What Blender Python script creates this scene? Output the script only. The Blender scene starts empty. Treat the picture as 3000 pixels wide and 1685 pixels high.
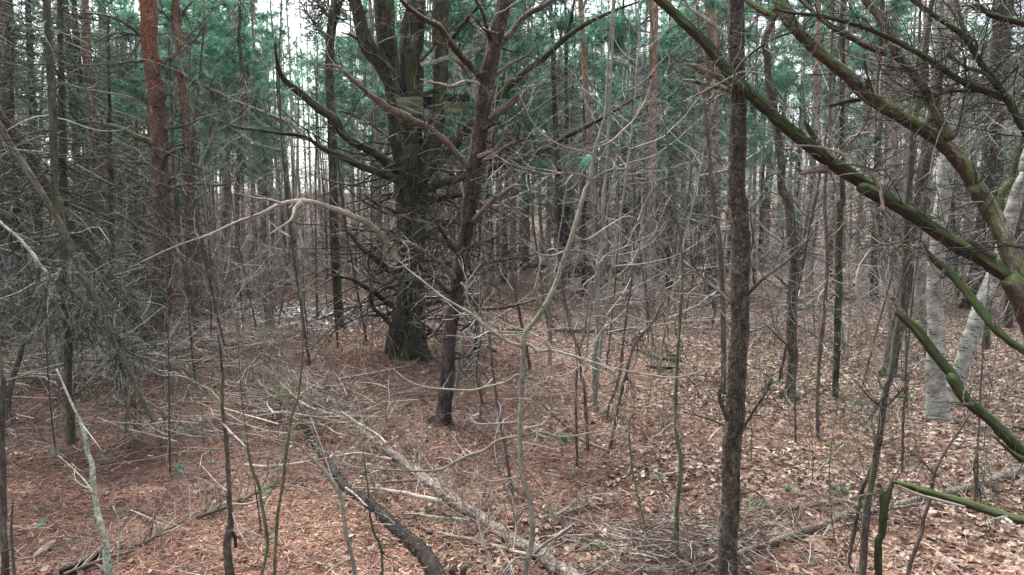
import bpy, math, random
import numpy as np
from mathutils import Vector

S = bpy.context.scene
COL = S.collection
PI = math.pi
rng = np.random.default_rng(11)
random.seed(11)

# ------------------------------------------------------------------ camera, sky, sun, exposure
F, CAMH, HOR = 2150.0, 2.5, 650.0
PITCH = math.atan((842.5 - HOR) / F)
cd = bpy.data.cameras.new("camera")
cam = bpy.data.objects.new("camera", cd)
COL.objects.link(cam)
cam.location = (0, 0, CAMH)
cam.rotation_euler = (PI / 2 - PITCH, 0, 0)
cd.sensor_width = 36
cd.lens = 36 * F / 3000
cd.clip_end = 600
cd.clip_start = 0.05
S.camera = cam

SUN_EL, SUN_ROT = math.radians(58), math.radians(-35)
world = bpy.data.worlds.new("World")
S.world = world
world.use_nodes = True
wn = world.node_tree
bg = wn.nodes["Background"]
sky = wn.nodes.new("ShaderNodeTexSky")
sky.sky_type = 'NISHITA'
sky.sun_disc = False
sky.sun_elevation = SUN_EL
sky.sun_rotation = SUN_ROT
sky.dust_density = 4.0
sky.ozone_density = 1.0
hsv = wn.nodes.new("ShaderNodeHueSaturation")
hsv.inputs["Saturation"].default_value = 0.30
wn.links.new(sky.outputs[0], hsv.inputs["Color"])
wn.links.new(hsv.outputs[0], bg.inputs["Color"])
bg.inputs["Strength"].default_value = 0.15

sl = bpy.data.lights.new("sun", 'SUN')
sl.energy = 1.5
sl.angle = math.radians(16)
sl.color = (1.0, 0.96, 0.91)
sun = bpy.data.objects.new("sun", sl)
COL.objects.link(sun)
sd = Vector((math.sin(SUN_ROT) * math.cos(SUN_EL), math.cos(SUN_ROT) * math.cos(SUN_EL), math.sin(SUN_EL)))
sun.rotation_euler = sd.to_track_quat('Z', 'Y').to_euler()

S.view_settings.view_transform = 'Standard'
S.view_settings.look = 'None'
S.view_settings.gamma = 1
S.view_settings.use_curve_mapping = False
S.view_settings.exposure = 1.82
HAZE = 0.00018
S.cycles.max_bounces = 5
S.cycles.diffuse_bounces = 3

# ------------------------------------------------------------------ pixel -> world
CP, SP = math.cos(PITCH), math.sin(PITCH)
CROPS = dict(A=(0, 0), B=(1000, 0), C=(2000, 0), D=(0, 550), E=(1000, 550), F=(2000, 550),
             G=(0, 1085), H=(1000, 1085), I=(2000, 1085))


def ray(px, py):
    dx, dy = (px - 1500) / F, (842.5 - py) / F
    return np.array((dx, CP + dy * SP, -SP + dy * CP))


def at(px, py, Y):
    d = ray(px, py)
    return np.array((0, 0, CAMH)) + d * (Y / d[1])


def terrain(x, y):
    x = np.asarray(x, float)
    y = np.asarray(y, float)
    z = 0.035 * np.sin(x * .9 + 1.3) * np.cos(y * .7) + 0.02 * np.sin(x * 2.3 + y * 1.1) + .012 * np.sin(y * 3.1 - x * 1.7)
    z = z - 0.16 * np.exp(-(((x + 6.3) / 2.6) ** 2 + ((y - 20) / 3.2) ** 2))
    z = z + 0.12 * np.exp(-(((x + 2.0) / 1.2) ** 2 + ((y - 14) / 1.2) ** 2))
    far = np.clip((y - 55) / 60, 0, 1)
    z = z + 7 * far * far + np.clip((np.abs(x) - 45) / 60, 0, 1) ** 2 * 6
    return z


def ground_at(px, py, lift=0.0):
    d = ray(px, py)
    t = (lift - CAMH) / d[2]
    p = np.array((0, 0, CAMH)) + d * t
    for _ in range(3):
        t = (float(terrain(p[0], p[1])) + lift - CAMH) / d[2]
        p = np.array((0, 0, CAMH)) + d * t
    return p


def parse(s):
    c, out = None, []
    for tok in s.split():
        if tok[0].isalpha():
            c, tok = tok[0], tok[1:]
        q = [float(v) for v in tok.split(',')]
        if c == 'Z':
            x, y, k = 1100 + q[0] / 3.6175, q[1] / 3.6175, 3.6175
        else:
            x, y, k = CROPS[c][0] + q[0] / 2.412, CROPS[c][1] + q[1] / 2.412, 2.412
        out.append([x, y, q[2] / k if len(q) > 2 else np.nan])
    a = np.array(out)
    ok = ~np.isnan(a[:, 2])
    i = np.arange(len(a))
    a[:, 2] = np.interp(i, i[ok], a[ok, 2])
    return a


def catmull(P, step):
    """P: N x m, smooth and resample to about step metres (first three columns are xyz)."""
    P = np.asarray(P, float)
    if len(P) < 3:
        P = np.array([P[0], (P[0] + P[1]) / 2, P[1]])
    Q = np.vstack([2 * P[0] - P[1], P, 2 * P[-1] - P[-2]])
    out = []
    for i in range(1, len(Q) - 2):
        n = max(2, int(np.linalg.norm(Q[i + 1, :3] - Q[i, :3]) / step))
        t = np.linspace(0, 1, n, endpoint=False)[:, None]
        a, b, c, d = Q[i - 1], Q[i], Q[i + 1], Q[i + 2]
        out.append(.5 * (2 * b + (c - a) * t + (2 * a - 5 * b + 4 * c - d) * t ** 2 + (3 * b - a - 3 * c + d) * t ** 3))
    out.append(Q[-2][None])
    R = np.vstack(out)
    R[:, 3] = np.maximum(R[:, 3], .0008)
    return R


def trace(s, y0, y1=None, bow=0.0):
    """Traced centre line at real distances y0..y1 -> N x 4 (xyz, radius)."""
    a = parse(s)
    y1 = y0 if y1 is None else y1
    L = np.concatenate([[0], np.cumsum(np.hypot(*np.diff(a[:, :2], axis=0).T))])
    t = L / L[-1]
    Y = y0 + (y1 - y0) * t + bow * np.sin(PI * t)
    return np.array([[*at(q[0], q[1], yy), .5 * q[2] * yy / F] for q, yy in zip(a, Y)])


def traceg(s, l0=None, l1=None):
    """Traced line lying on the ground; l0..l1 = height of the centre line over the ground."""
    a = parse(s)
    out = []
    for i, q in enumerate(a):
        t = i / max(1, len(a) - 1)
        p = ground_at(q[0], q[1])
        r = .5 * q[2] * p[1] / F
        lift = r * .75 if l0 is None else l0 + (l1 - l0) * t
        p = ground_at(q[0], q[1], lift)
        out.append([*p, .5 * q[2] * p[1] / F])
    return np.array(out)


# ------------------------------------------------------------------ numpy noise
def _h(i, j, k, s=0):
    n = (i * 374761393 + j * 668265263 + k * 2147483647 + s * 974634777) & 0xffffffff
    n = ((n ^ (n >> 13)) * 1274126177) & 0xffffffff
    return ((n ^ (n >> 16)) & 0xffff) / 65535.0


def vnoise(p):
    i = np.floor(p).astype(np.int64)
    f = p - i
    f = f * f * (3 - 2 * f)
    r = 0
    for dx in (0, 1):
        for dy in (0, 1):
            for dz in (0, 1):
                w = (f[..., 0] if dx else 1 - f[..., 0]) * (f[..., 1] if dy else 1 - f[..., 1]) * (f[..., 2] if dz else 1 - f[..., 2])
                r = r + w * _h(i[..., 0] + dx, i[..., 1] + dy, i[..., 2] + dz)
    return r


def worley(p):
    i = np.floor(p).astype(np.int64)
    f1 = np.full(p.shape[:-1], 9.)
    f2 = f1.copy()
    cid = np.zeros_like(f1)
    for dx in (-1, 0, 1):
        for dy in (-1, 0, 1):
            for dz in (-1, 0, 1):
                a, b, c = i[..., 0] + dx, i[..., 1] + dy, i[..., 2] + dz
                d = np.sqrt((a + _h(a, b, c, 1) - p[..., 0]) ** 2 + (b + _h(a, b, c, 2) - p[..., 1]) ** 2 + (c + _h(a, b, c, 3) - p[..., 2]) ** 2)
                m = d < f1
                f2 = np.where(m, f1, np.minimum(f2, d))
                cid = np.where(m, _h(a, b, c, 4), cid)
                f1 = np.where(m, d, f1)
    return f1, f2, cid


def nrm(v):
    return v / (np.linalg.norm(v, axis=-1, keepdims=True) + 1e-9)


# ------------------------------------------------------------------ mesh builder
class MB:
    def __init__(s):
        s.v, s.q, s.t, s.bc, s.ti, s.n = [], [], [], [], [], 0

    def _add(s, v, q=None, t=None, bc=None, ti=0.5):
        v = np.asarray(v, float).reshape(-1, 3)
        m = len(v)
        s.v.append(v)
        s.bc.append(v if bc is None else np.asarray(bc).reshape(-1, 3))
        s.ti.append(np.full(m, ti) if np.isscalar(ti) else np.asarray(ti).reshape(-1))
        if q is not None and len(q):
            s.q.append(np.asarray(q).reshape(-1, 4) + s.n)
        if t is not None and len(t):
            s.t.append(np.asarray(t).reshape(-1, 3) + s.n)
        s.n += m

    def batch(s, P, R, sides=3, tint=None):
        n, k, _ = P.shape
        if n == 0:
            return
        T = nrm(np.gradient(P, axis=1))
        U = nrm(np.cross(T, nrm(rng.normal(size=(n, 1, 3)))))
        V = np.cross(T, U)
        a = np.arange(sides) * 2 * PI / sides
        ca, sa = np.cos(a), np.sin(a)
        v = P[:, :, None] + R[:, :, None, None] * (ca[:, None] * U[:, :, None] + sa[:, None] * V[:, :, None])
        Ls = np.cumsum(np.concatenate([np.zeros((n, 1)), np.linalg.norm(np.diff(P, axis=1), axis=2)], 1), 1)
        bc = np.empty_like(v)
        off = rng.uniform(0, 50, size=(n, 1, 1))
        bc[..., 0] = R[:, :, None] * ca + off
        bc[..., 1] = R[:, :, None] * sa
        bc[..., 2] = Ls[:, :, None] + off
        idx = np.arange(n * k * sides).reshape(n, k, sides)
        nx = np.roll(idx, -1, axis=2)
        q = np.stack([idx[:, :-1], nx[:, :-1], nx[:, 1:], idx[:, 1:]], -1)
        if tint is None:
            tint = rng.uniform(0, 1, n)
        s._add(v, q, None, bc, np.repeat(tint, k * sides))

    def tube(s, P4, sides=10, step=.05, bark=None, amp=.12, cell=.05, tint=.5, flare=0, cap=True, wob=.06):
        """One limb or trunk with real relief. P4: traced N x 4."""
        C = catmull(P4, step)
        P, R = C[:, :3], C[:, 3].copy()
        n = len(P)
        L = np.concatenate([[0], np.cumsum(np.linalg.norm(np.diff(P, axis=0), axis=1))])
        if wob:
            ph = rng.uniform(0, 9, 6)
            for j in range(3):
                P[:, j] += wob * R * (np.sin(L * 2.1 / max(.3, R.max() * 8) * 3 + ph[j]) + .6 * np.sin(L * 5.3 + ph[j + 3]))
        T = nrm(np.gradient(P, axis=0))
        u = np.cross(T[0], (0.31, .95, .07))
        u /= np.linalg.norm(u)
        U = np.empty_like(P)
        for i in range(n):
            u = u - T[i] * (u @ T[i])
            u /= np.linalg.norm(u) + 1e-9
            U[i] = u
        V = np.cross(T, U)
        a = np.arange(sides) * 2 * PI / sides
        ca, sa = np.cos(a), np.sin(a)
        off = rng.uniform(0, 60)
        bc = np.empty((n, sides, 3))
        Rm = R.mean()
        bc[..., 0] = Rm * ca + off
        bc[..., 1] = Rm * sa + off
        bc[..., 2] = L[:, None] + off
        RR = np.repeat(R[:, None], sides, 1)
        if flare:
            d = L[-1] - L
            w = np.exp(-d / (R[-1] * 2.2))
            lob = .5 + .5 * np.cos(a * 4 + off) * .8 + .25 * np.cos(a * 7 + 2 * off)
            RR = RR * (1 + flare * w[:, None] * lob[None])
        if bark == 'plate':
            f1, f2, cid = worley(bc / (cell, cell, cell * 1.9) + vnoise(bc / cell * .8)[..., None] * .6)
            h = np.clip((f2 - f1) / .22, 0, 1) - .7 + (cid - .5) * .7
            RR = RR + amp * cell * h
            RR = RR * (1 + .10 * (vnoise(bc * 3.0 / max(.1, Rm * 4)) - .5))
        elif bark == 'ridge':
            f1, f2, cid = worley(bc / (cell, cell, cell * 6) + vnoise(bc / cell * .5)[..., None] * 1.1)
            h = np.clip((f2 - f1) / .35, 0, 1) - .6 + (cid - .5) * .4
            RR = RR + amp * cell * h
            RR = RR * (1 + .14 * (vnoise(bc * 2.2 / max(.1, Rm * 4)) - .5))
        elif bark == 'smooth':
            RR = RR * (1 + amp * (vnoise(bc / (Rm * 1.6)) - .5) + amp * .6 * (vnoise(bc / (Rm * .5)) - .5))
            kn = np.zeros(n)
            for c in rng.uniform(0, L[-1], max(1, int(L[-1] / .45))):
                kn += np.exp(-((L - c) / (Rm * .9)) ** 2)
            RR = RR * (1 + .07 * kn[:, None])
        v = P[:, None] + RR[..., None] * (ca[:, None] * U[:, None] + sa[:, None] * V[:, None])
        idx = np.arange(n * sides).reshape(n, sides)
        nx = np.roll(idx, -1, axis=1)
        q = np.stack([idx[:-1], nx[:-1], nx[1:], idx[1:]], -1).reshape(-1, 4)
        vv, bb, tr = v.reshape(-1, 3), bc.reshape(-1, 3), []
        if cap:
            vv = np.vstack([vv, P[0] - T[0] * R[0] * .25, P[-1] + T[-1] * R[-1] * .2])
            bb = np.vstack([bb, bb[0], bb[-1]])
            c0, c1 = n * sides, n * sides + 1
            tr = [(c0, nx[0, j], idx[0, j]) for j in range(sides)] + [(c1, idx[-1, j], nx[-1, j]) for j in range(sides)]
        s._add(vv, q, tr, bb, tint)
        return C

    def tris(s, A, B, C_, tint):
        n = len(A)
        v = np.stack([A, B, C_], 1)
        s._add(v, None, np.arange(3 * n).reshape(n, 3), None, np.repeat(tint, 3))

    def tufts(s, c, d, m=10, L=.11, w=.004, spread=.9, tint=None):
        n = len(c)
        if n == 0:
            return
        dd = nrm(d[:, None] * rng.uniform(.2, 1.1, (n, m, 1)) + spread * rng.normal(size=(n, m, 3)) * .6)
        ln = L * rng.uniform(.6, 1.1, (n, m, 1))
        u = nrm(np.cross(dd, nrm(rng.normal(size=(n, m, 3))))) * w
        b = np.repeat(c[:, None], m, 1) + rng.normal(size=(n, m, 3)) * L * .08
        if tint is None:
            tint = rng.uniform(0, 1, n)
        tt = np.clip(np.repeat(tint[:, None], m, 1) + rng.normal(size=(n, m)) * .12, 0, 1)
        s.tris((b - u).reshape(-1, 3), (b + u).reshape(-1, 3), (b + dd * ln).reshape(-1, 3), tt.reshape(-1))

    def box(s, p0, p1, h, th, up=None, tint=.5, warp=.006):
        """Plank from p0 to p1, h high and th thick, edges slightly eased and uneven."""
        p0, p1 = np.asarray(p0, float), np.asarray(p1, float)
        x = nrm(p1 - p0)
        up = np.array((0, 0, 1.)) if up is None else np.asarray(up, float)
        y = nrm(np.cross(up, x))
        z = np.cross(x, y)
        e = min(h, th) * .18
        prof = [(-th / 2 + e, -h / 2), (th / 2 - e, -h / 2), (th / 2, -h / 2 + e), (th / 2, h / 2 - e), (th / 2 - e, h / 2), (-th / 2 + e, h / 2), (-th / 2, h / 2 - e), (-th / 2, -h / 2 + e)]
        k, m = 5, 8
        v = []
        for i in range(k):
            c = p0 + (p1 - p0) * i / (k - 1) + rng.normal(size=3) * warp
            for a, b in prof:
                v.append(c + y * (a + rng.normal() * warp * .2) + z * (b + rng.normal() * warp * .4))
        q = [(i * m + j, i * m + (j + 1) % m, (i + 1) * m + (j + 1) % m, (i + 1) * m + j) for i in range(k - 1) for j in range(m)]
        t = [(0, j + 1, j) for j in range(1, m - 1)] + [((k - 1) * m, (k - 1) * m + j, (k - 1) * m + j + 1) for j in range(1, m - 1)]
        v = np.array(v)
        bc = np.stack([(v - p0) @ z, (v - p0) @ y, (v - p0) @ x], -1)
        s._add(v, q, t, bc, tint)

    def mesh(s, name, mat, origin=(0, 0, 0), smooth=True):
        me = bpy.data.meshes.new(name)
        v = np.concatenate(s.v) - np.asarray(origin, float)
        q = np.concatenate(s.q) if s.q else np.zeros((0, 4), int)
        t = np.concatenate(s.t) if s.t else np.zeros((0, 3), int)
        nl = q.size + t.size
        me.vertices.add(len(v))
        me.vertices.foreach_set("co", v.astype(np.float32).ravel())
        me.loops.add(nl)
        me.loops.foreach_set("vertex_index", np.concatenate([q.ravel(), t.ravel()]).astype(np.int32))
        me.polygons.add(len(q) + len(t))
        st = np.concatenate([np.arange(len(q)) * 4, q.size + np.arange(len(t)) * 3]).astype(np.int32)
        me.polygons.foreach_set("loop_start", st)
        me.polygons.foreach_set("use_smooth", np.full(len(q) + len(t), smooth))
        a = me.attributes.new("bark_co", 'FLOAT_VECTOR', 'POINT')
        a.data.foreach_set("vector", np.concatenate(s.bc).astype(np.float32).ravel())
        a = me.attributes.new("tint", 'FLOAT', 'POINT')
        a.data.foreach_set("value", np.concatenate(s.ti).astype(np.float32))
        me.update(calc_edges=True)
        me.materials.append(mat)
        return me

    def build(s, name, mat, parent=None, kind=None, smooth=True, origin=None):
        if s.n == 0:
            return None
        o0 = origin if origin is not None else (parent.location if parent is not None and parent.parent is None else (0, 0, 0))
        if parent is not None and parent.parent is not None:
            o0 = parent.parent.location
        o = bpy.data.objects.new(name, s.mesh(name, mat, o0, smooth))
        COL.objects.link(o)
        if parent is not None:
            o.parent = parent
        elif origin is not None:
            o.location = origin
        if kind:
            o["kind"] = kind
        return o


def thing(name, label, cat, loc=(0, 0, 0), group=None):
    o = bpy.data.objects.new(name, None)
    COL.objects.link(o)
    o.location = [float(c) for c in loc]
    o.empty_display_size = .1
    o["label"], o["category"] = label, cat
    if group:
        o["group"] = group
    return o


def tag(o, label, cat, group=None):
    o["label"], o["category"] = label, cat
    if group:
        o["group"] = group
    return o


def copy_tree(o, parent=None):
    c = o.copy()
    COL.objects.link(c)
    if parent is not None:
        c.parent = parent
    for ch in list(o.children):
        copy_tree(ch, c)
    return c


# ------------------------------------------------------------------ growing
def rs(C, k=14):
    C = np.asarray(C)
    L = np.concatenate([[0], np.cumsum(np.linalg.norm(np.diff(C[:, :3], axis=0), axis=1))])
    t = np.linspace(0, L[-1], k)
    return np.stack([np.interp(t, L, C[:, j]) for j in range(C.shape[1])], -1)


def sprout(P, R, n, ln=(.3, .8), ang=(35, 75), k=5, curl=.25, lift=0.0, rr=.45, rmax=.02, rmin=.0016, t0=.1, t1=1., tip=.3, shrink=.5, avoid=None):
    m, kk, _ = P.shape
    seg = np.linalg.norm(np.diff(P, axis=1), axis=2).sum(1)
    i = rng.choice(m, n, p=seg / seg.sum())
    t = rng.uniform(t0, t1, n)
    x = t * (kk - 1)
    j = np.minimum(x.astype(int), kk - 2)
    f = (x - j)[:, None]
    p = P[i, j] * (1 - f) + P[i, j + 1] * f
    T = nrm(P[i, j + 1] - P[i, j])
    r0 = np.clip((R[i, j] * (1 - f[:, 0]) + R[i, j + 1] * f[:, 0]) * rr, rmin, rmax)
    pr = nrm(np.cross(T, nrm(rng.normal(size=(n, 3)))))
    a = np.radians(rng.uniform(*ang, n))[:, None]
    d = nrm(np.cos(a) * T + np.sin(a) * pr)
    L = rng.uniform(*ln, n) * (1 - shrink * t)
    Q = np.empty((n, k, 3))
    Q[:, 0] = p
    b = rng.normal(size=(n, 3)) * curl
    for s_ in range(1, k):
        Q[:, s_] = Q[:, s_ - 1] + d * (L / (k - 1))[:, None]
        d = nrm(d + b * .5 + rng.normal(size=(n, 3)) * curl + np.array((0, 0, lift)))
    RR = r0[:, None] * np.linspace(1, tip, k)[None]
    return Q, RR


# ------------------------------------------------------------------ materials
def new_mat(name):
    m = bpy.data.materials.new(name)
    m.use_nodes = True
    nt = m.node_tree
    return m, nt, nt.nodes["Principled BSDF"]


def nd(nt, t, **kw):
    n = nt.nodes.new(t)
    for k, v in kw.items():
        if k in n.inputs and not hasattr(n, k):
            n.inputs[k].default_value = v
        else:
            setattr(n, k, v)
    return n


def ramp(nt, src, stops):
    r = nt.nodes.new("ShaderNodeValToRGB")
    e = r.color_ramp.elements
    while len(e) < len(stops):
        e.new(.5)
    for el, (p, c) in zip(e, stops):
        el.position = p
        el.color = (*c, 1) if len(c) == 3 else c
    nt.links.new(src, r.inputs[0])
    return r.outputs[0]


def mix(nt, fac, a, b, mode='MIX'):
    n = nt.nodes.new("ShaderNodeMix")
    n.data_type = 'RGBA'
    n.blend_type = mode
    for sock, v in ((n.inputs[0], fac), (n.inputs[6], a), (n.inputs[7], b)):
        if hasattr(v, "node"):
            nt.links.new(v, sock)
        elif isinstance(v, (int, float)):
            sock.default_value = v
        else:
            sock.default_value = (*v, 1)
    return n.outputs[2]


def math_(nt, op, a, b=0.0, clamp=False):
    n = nt.nodes.new("ShaderNodeMath")
    n.operation = op
    n.use_clamp = clamp
    for sock, v in ((n.inputs[0], a), (n.inputs[1], b)):
        if hasattr(v, "node"):
            nt.links.new(v, sock)
        else:
            sock.default_value = v
    return n.outputs[0]


def coord(nt, scale=(1, 1, 1), attr="bark_co"):
    a = nt.nodes.new("ShaderNodeAttribute")
    a.attribute_name = attr
    mp = nt.nodes.new("ShaderNodeMapping")
    mp.inputs["Scale"].default_value = scale
    nt.links.new(a.outputs["Vector"], mp.inputs["Vector"])
    return mp.outputs[0]


def noise(nt, vec, scale, detail=4, rough=.6):
    n = nt.nodes.new("ShaderNodeTexNoise")
    n.inputs["Scale"].default_value = scale
    n.inputs["Detail"].default_value = detail
    n.inputs["Roughness"].default_value = rough
    if vec is not None:
        nt.links.new(vec, n.inputs["Vector"])
    return n.outputs[0]


def tint_of(nt):
    a = nt.nodes.new("ShaderNodeAttribute")
    a.attribute_name = "tint"
    return a.outputs["Fac"]


def bark(name, dark, mid, light, cell=.05, stretch=2.0, crack=.8, moss=None, moss_amt=.5, up=.0, under=None, flecks=None, bump=.6, rough=.9, zgrad=None):
    """Bark coloured in the trunk's own unrolled space; moss grows in patches and on the upper side."""
    m, nt, b = new_mat(name)
    c = coord(nt, (1, 1, 1 / stretch))
    n1 = noise(nt, c, .35 / cell, 5, .65)
    n2 = noise(nt, c, 1.6 / cell, 4, .7)
    v = nt.nodes.new("ShaderNodeTexVoronoi")
    v.feature = 'DISTANCE_TO_EDGE'
    v.inputs["Scale"].default_value = 1 / cell
    dn = nt.nodes.new("ShaderNodeTexNoise")
    dn.inputs["Scale"].default_value = .9 / cell
    dn.inputs["Detail"].default_value = 4
    nt.links.new(c, dn.inputs["Vector"])
    vm = nt.nodes.new("ShaderNodeVectorMath")
    vm.operation = 'MULTIPLY_ADD'
    vm.inputs[1].default_value = (cell * 2.2,) * 3
    nt.links.new(dn.outputs[1], vm.inputs[0])
    nt.links.new(c, vm.inputs[2])
    nt.links.new(vm.outputs[0], v.inputs["Vector"])
    col = ramp(nt, n1, [(.30, dark), (.5, mid), (.72, light)])
    if zgrad:
        g = nt.nodes.new("ShaderNodeNewGeometry")
        sp = nt.nodes.new("ShaderNodeSeparateXYZ")
        nt.links.new(g.outputs["Position"], sp.inputs[0])
        zz = math_(nt, 'ADD', sp.outputs[2], math_(nt, 'MULTIPLY', noise(nt, c, .6 / cell, 3), 2.0))
        mr = nt.nodes.new("ShaderNodeMapRange")
        mr.inputs[1].default_value, mr.inputs[2].default_value = zgrad[0], zgrad[1]
        nt.links.new(zz, mr.inputs[0])
        col = mix(nt, mr.outputs[0], col, mix(nt, n2, zgrad[2], zgrad[3]))
    fine = ramp(nt, n2, [(.3, (.45, .45, .45)), (.7, (1.35, 1.35, 1.35))])
    col = mix(nt, 1.0, col, fine, 'MULTIPLY')
    ck = ramp(nt, v.outputs["Distance"], [(.0, (1 - crack,) * 3), (.12, (1, 1, 1))])
    col = mix(nt, 1.0, col, ck, 'MULTIPLY')
    tn = ramp(nt, tint_of(nt), [(0, (.65, .65, .65)), (1, (1.4, 1.4, 1.4))])
    col = mix(nt, 1.0, col, tn, 'MULTIPLY')
    g = nt.nodes.new("ShaderNodeNewGeometry")
    sp = nt.nodes.new("ShaderNodeSeparateXYZ")
    nt.links.new(g.outputs["Normal"], sp.inputs[0])
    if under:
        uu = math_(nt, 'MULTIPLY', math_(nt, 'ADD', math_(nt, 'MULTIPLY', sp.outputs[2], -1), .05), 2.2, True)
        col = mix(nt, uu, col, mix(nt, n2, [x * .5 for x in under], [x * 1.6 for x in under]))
    if moss:
        mm = noise(nt, c, .22 / cell, 4, .6)
        f = math_(nt, 'ADD', mm, math_(nt, 'MULTIPLY', sp.outputs[2], up))
        f = math_(nt, 'MULTIPLY', math_(nt, 'SUBTRACT', f, 1 - moss_amt), 5, True)
        mcol = mix(nt, n2, [x * .45 for x in moss], [x * 1.5 for x in moss])
        col = mix(nt, f, col, mcol)
    if flecks:
        vf = nt.nodes.new("ShaderNodeTexVoronoi")
        vf.inputs["Scale"].default_value = flecks[1]
        nt.links.new(c, vf.inputs["Vector"])
        ff = math_(nt, 'MULTIPLY', math_(nt, 'LESS_THAN', vf.outputs["Distance"], flecks[2]), math_(nt, 'GREATER_THAN', noise(nt, c, flecks[1] * .25, 2), .5))
        col = mix(nt, ff, col, flecks[0])
    nt.links.new(col, b.inputs["Base Color"])
    b.inputs["Roughness"].default_value = rough
    b.inputs["Specular IOR Level"].default_value = .25
    bp = nt.nodes.new("ShaderNodeBump")
    bp.inputs["Strength"].default_value = bump
    bp.inputs["Distance"].default_value = cell * .3
    hh = math_(nt, 'ADD', math_(nt, 'MULTIPLY', v.outputs["Distance"], 1.2), math_(nt, 'MULTIPLY', n2, .7))
    nt.links.new(hh, bp.inputs["Height"])
    nt.links.new(bp.outputs[0], b.inputs["Normal"])
    return m


def tinted(name, stops, rough=.85, spec=.25, scale=30, var=.5, sheen=0):
    m, nt, b = new_mat(name)
    col = ramp(nt, tint_of(nt), stops)
    n = noise(nt, coord(nt), scale, 3)
    col = mix(nt, 1.0, col, ramp(nt, n, [(.3, (1 - var,) * 3), (.7, (1 + var * .6,) * 3)]), 'MULTIPLY')
    nt.links.new(col, b.inputs["Base Color"])
    b.inputs["Roughness"].default_value = rough
    b.inputs["Specular IOR Level"].default_value = spec
    return m


def leafy_mat(name, stops):
    m = tinted(name, stops, .5, .4)
    nt = m.node_tree
    b = nt.nodes["Principled BSDF"]
    tr = nt.nodes.new("ShaderNodeBsdfTranslucent")
    ms = nt.nodes.new("ShaderNodeMixShader")
    ms.inputs[0].default_value = .5
    src = b.inputs["Base Color"].links[0].from_socket
    nt.links.new(src, tr.inputs["Color"])
    out = nt.nodes["Material Output"]
    nt.links.new(b.outputs[0], ms.inputs[1])
    nt.links.new(tr.outputs[0], ms.inputs[2])
    nt.links.new(ms.outputs[0], out.inputs["Surface"])
    return m


M = {}
M['red'] = bark("red_pine_bark", (.045, .034, .030), (.125, .095, .082), (.24, .19, .165), .030, 1.8, .85, zgrad=(4.5, 6.6, (.13, .048, .028), (.30, .135, .080)), flecks=((.40, .33, .29), 26, .15), bump=.9)
M['red2'] = bark("young_pine_bark", (.075, .045, .038), (.17, .10, .085), (.28, .19, .165), .035, 1.8, .8, zgrad=(4.2, 6.5, (.17, .075, .048), (.32, .175, .125)))
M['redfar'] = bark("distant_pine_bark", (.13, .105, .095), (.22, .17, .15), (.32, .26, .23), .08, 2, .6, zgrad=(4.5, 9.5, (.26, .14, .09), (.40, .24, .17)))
M['moss'] = bark("mossy_tree_bark", (.016, .014, .011), (.048, .042, .032), (.10, .088, .07), .05, 4.0, .85, moss=(.052, .066, .024), moss_amt=.53, bump=.9)
M['dark'] = bark("dark_pine_bark", (.030, .022, .020), (.075, .058, .053), (.16, .13, .12), .03, 2.4, .88, bump=.9)
M['scaly'] = bark("scaly_pine_bark", (.030, .024, .019), (.082, .068, .053), (.18, .155, .125), .016, 2.0, .88, moss=(.085, .095, .05), moss_amt=.36, bump=1.0)
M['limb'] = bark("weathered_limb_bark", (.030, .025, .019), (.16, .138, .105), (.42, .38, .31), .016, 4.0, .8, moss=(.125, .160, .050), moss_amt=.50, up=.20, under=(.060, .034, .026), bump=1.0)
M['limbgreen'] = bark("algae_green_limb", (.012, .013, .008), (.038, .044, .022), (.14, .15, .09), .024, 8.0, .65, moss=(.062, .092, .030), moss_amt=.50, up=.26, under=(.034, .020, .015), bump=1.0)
M['sap'] = bark("sapling_bark", (.115, .107, .085), (.205, .195, .155), (.32, .305, .25), .022, 3.0, .2, moss=(.17, .19, .115), moss_amt=.42, bump=.3)
M['sapdark'] = bark("dark_sapling_bark", (.045, .04, .032), (.085, .075, .06), (.15, .135, .11), .025, 3.0, .4, moss=(.09, .12, .055), moss_amt=.46, bump=.35)
M['sapred'] = bark("brown_sapling_bark", (.06, .042, .036), (.11, .08, .07), (.18, .14, .12), .025, 3.0, .4, bump=.35)
M['sapgreen'] = bark("green_sapling_bark", (.05, .055, .028), (.10, .11, .058), (.19, .20, .12), .02, 3.0, .2, bump=.25)
M['lichen'] = bark("lichen_crusted_wood", (.16, .17, .12), (.30, .31, .24), (.46, .47, .38), .03, 1.2, .5, flecks=((.10, .085, .07), 30, .2))
M['dead'] = bark("bleached_dead_wood", (.20, .16, .125), (.34, .285, .23), (.50, .43, .36), .02, 7.0, .35, bump=.35)
M['deadmoss'] = bark("mottled_dead_wood", (.075, .068, .05), (.165, .15, .115), (.30, .28, .225), .022, 4.0, .6, moss=(.12, .14, .075), moss_amt=.48, bump=.8)
M['deadbrown'] = bark("brown_dead_wood", (.09, .065, .05), (.17, .13, .105), (.28, .22, .18), .022, 5.0, .5)
M['log'] = bark("fallen_log_bark", (.10, .085, .07), (.20, .17, .145), (.32, .28, .245), .03, 2.2, .8, moss=(.17, .18, .11), moss_amt=.34)
M['rot'] = bark("rotting_black_bark", (.008, .006, .005), (.018, .013, .011), (.05, .036, .031), .03, 1.6, .8, flecks=((.30, .26, .24), 60, .16))
M['mosslog'] = bark("mossy_log", (.04, .035, .025), (.09, .075, .055), (.16, .14, .11), .04, 3, .5, moss=(.085, .105, .032), moss_amt=.48, up=.16)
M['wood'] = bark("old_grey_plank", (.14, .13, .12), (.27, .255, .235), (.40, .385, .36), .02, 14., .3, bump=.3)
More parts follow.
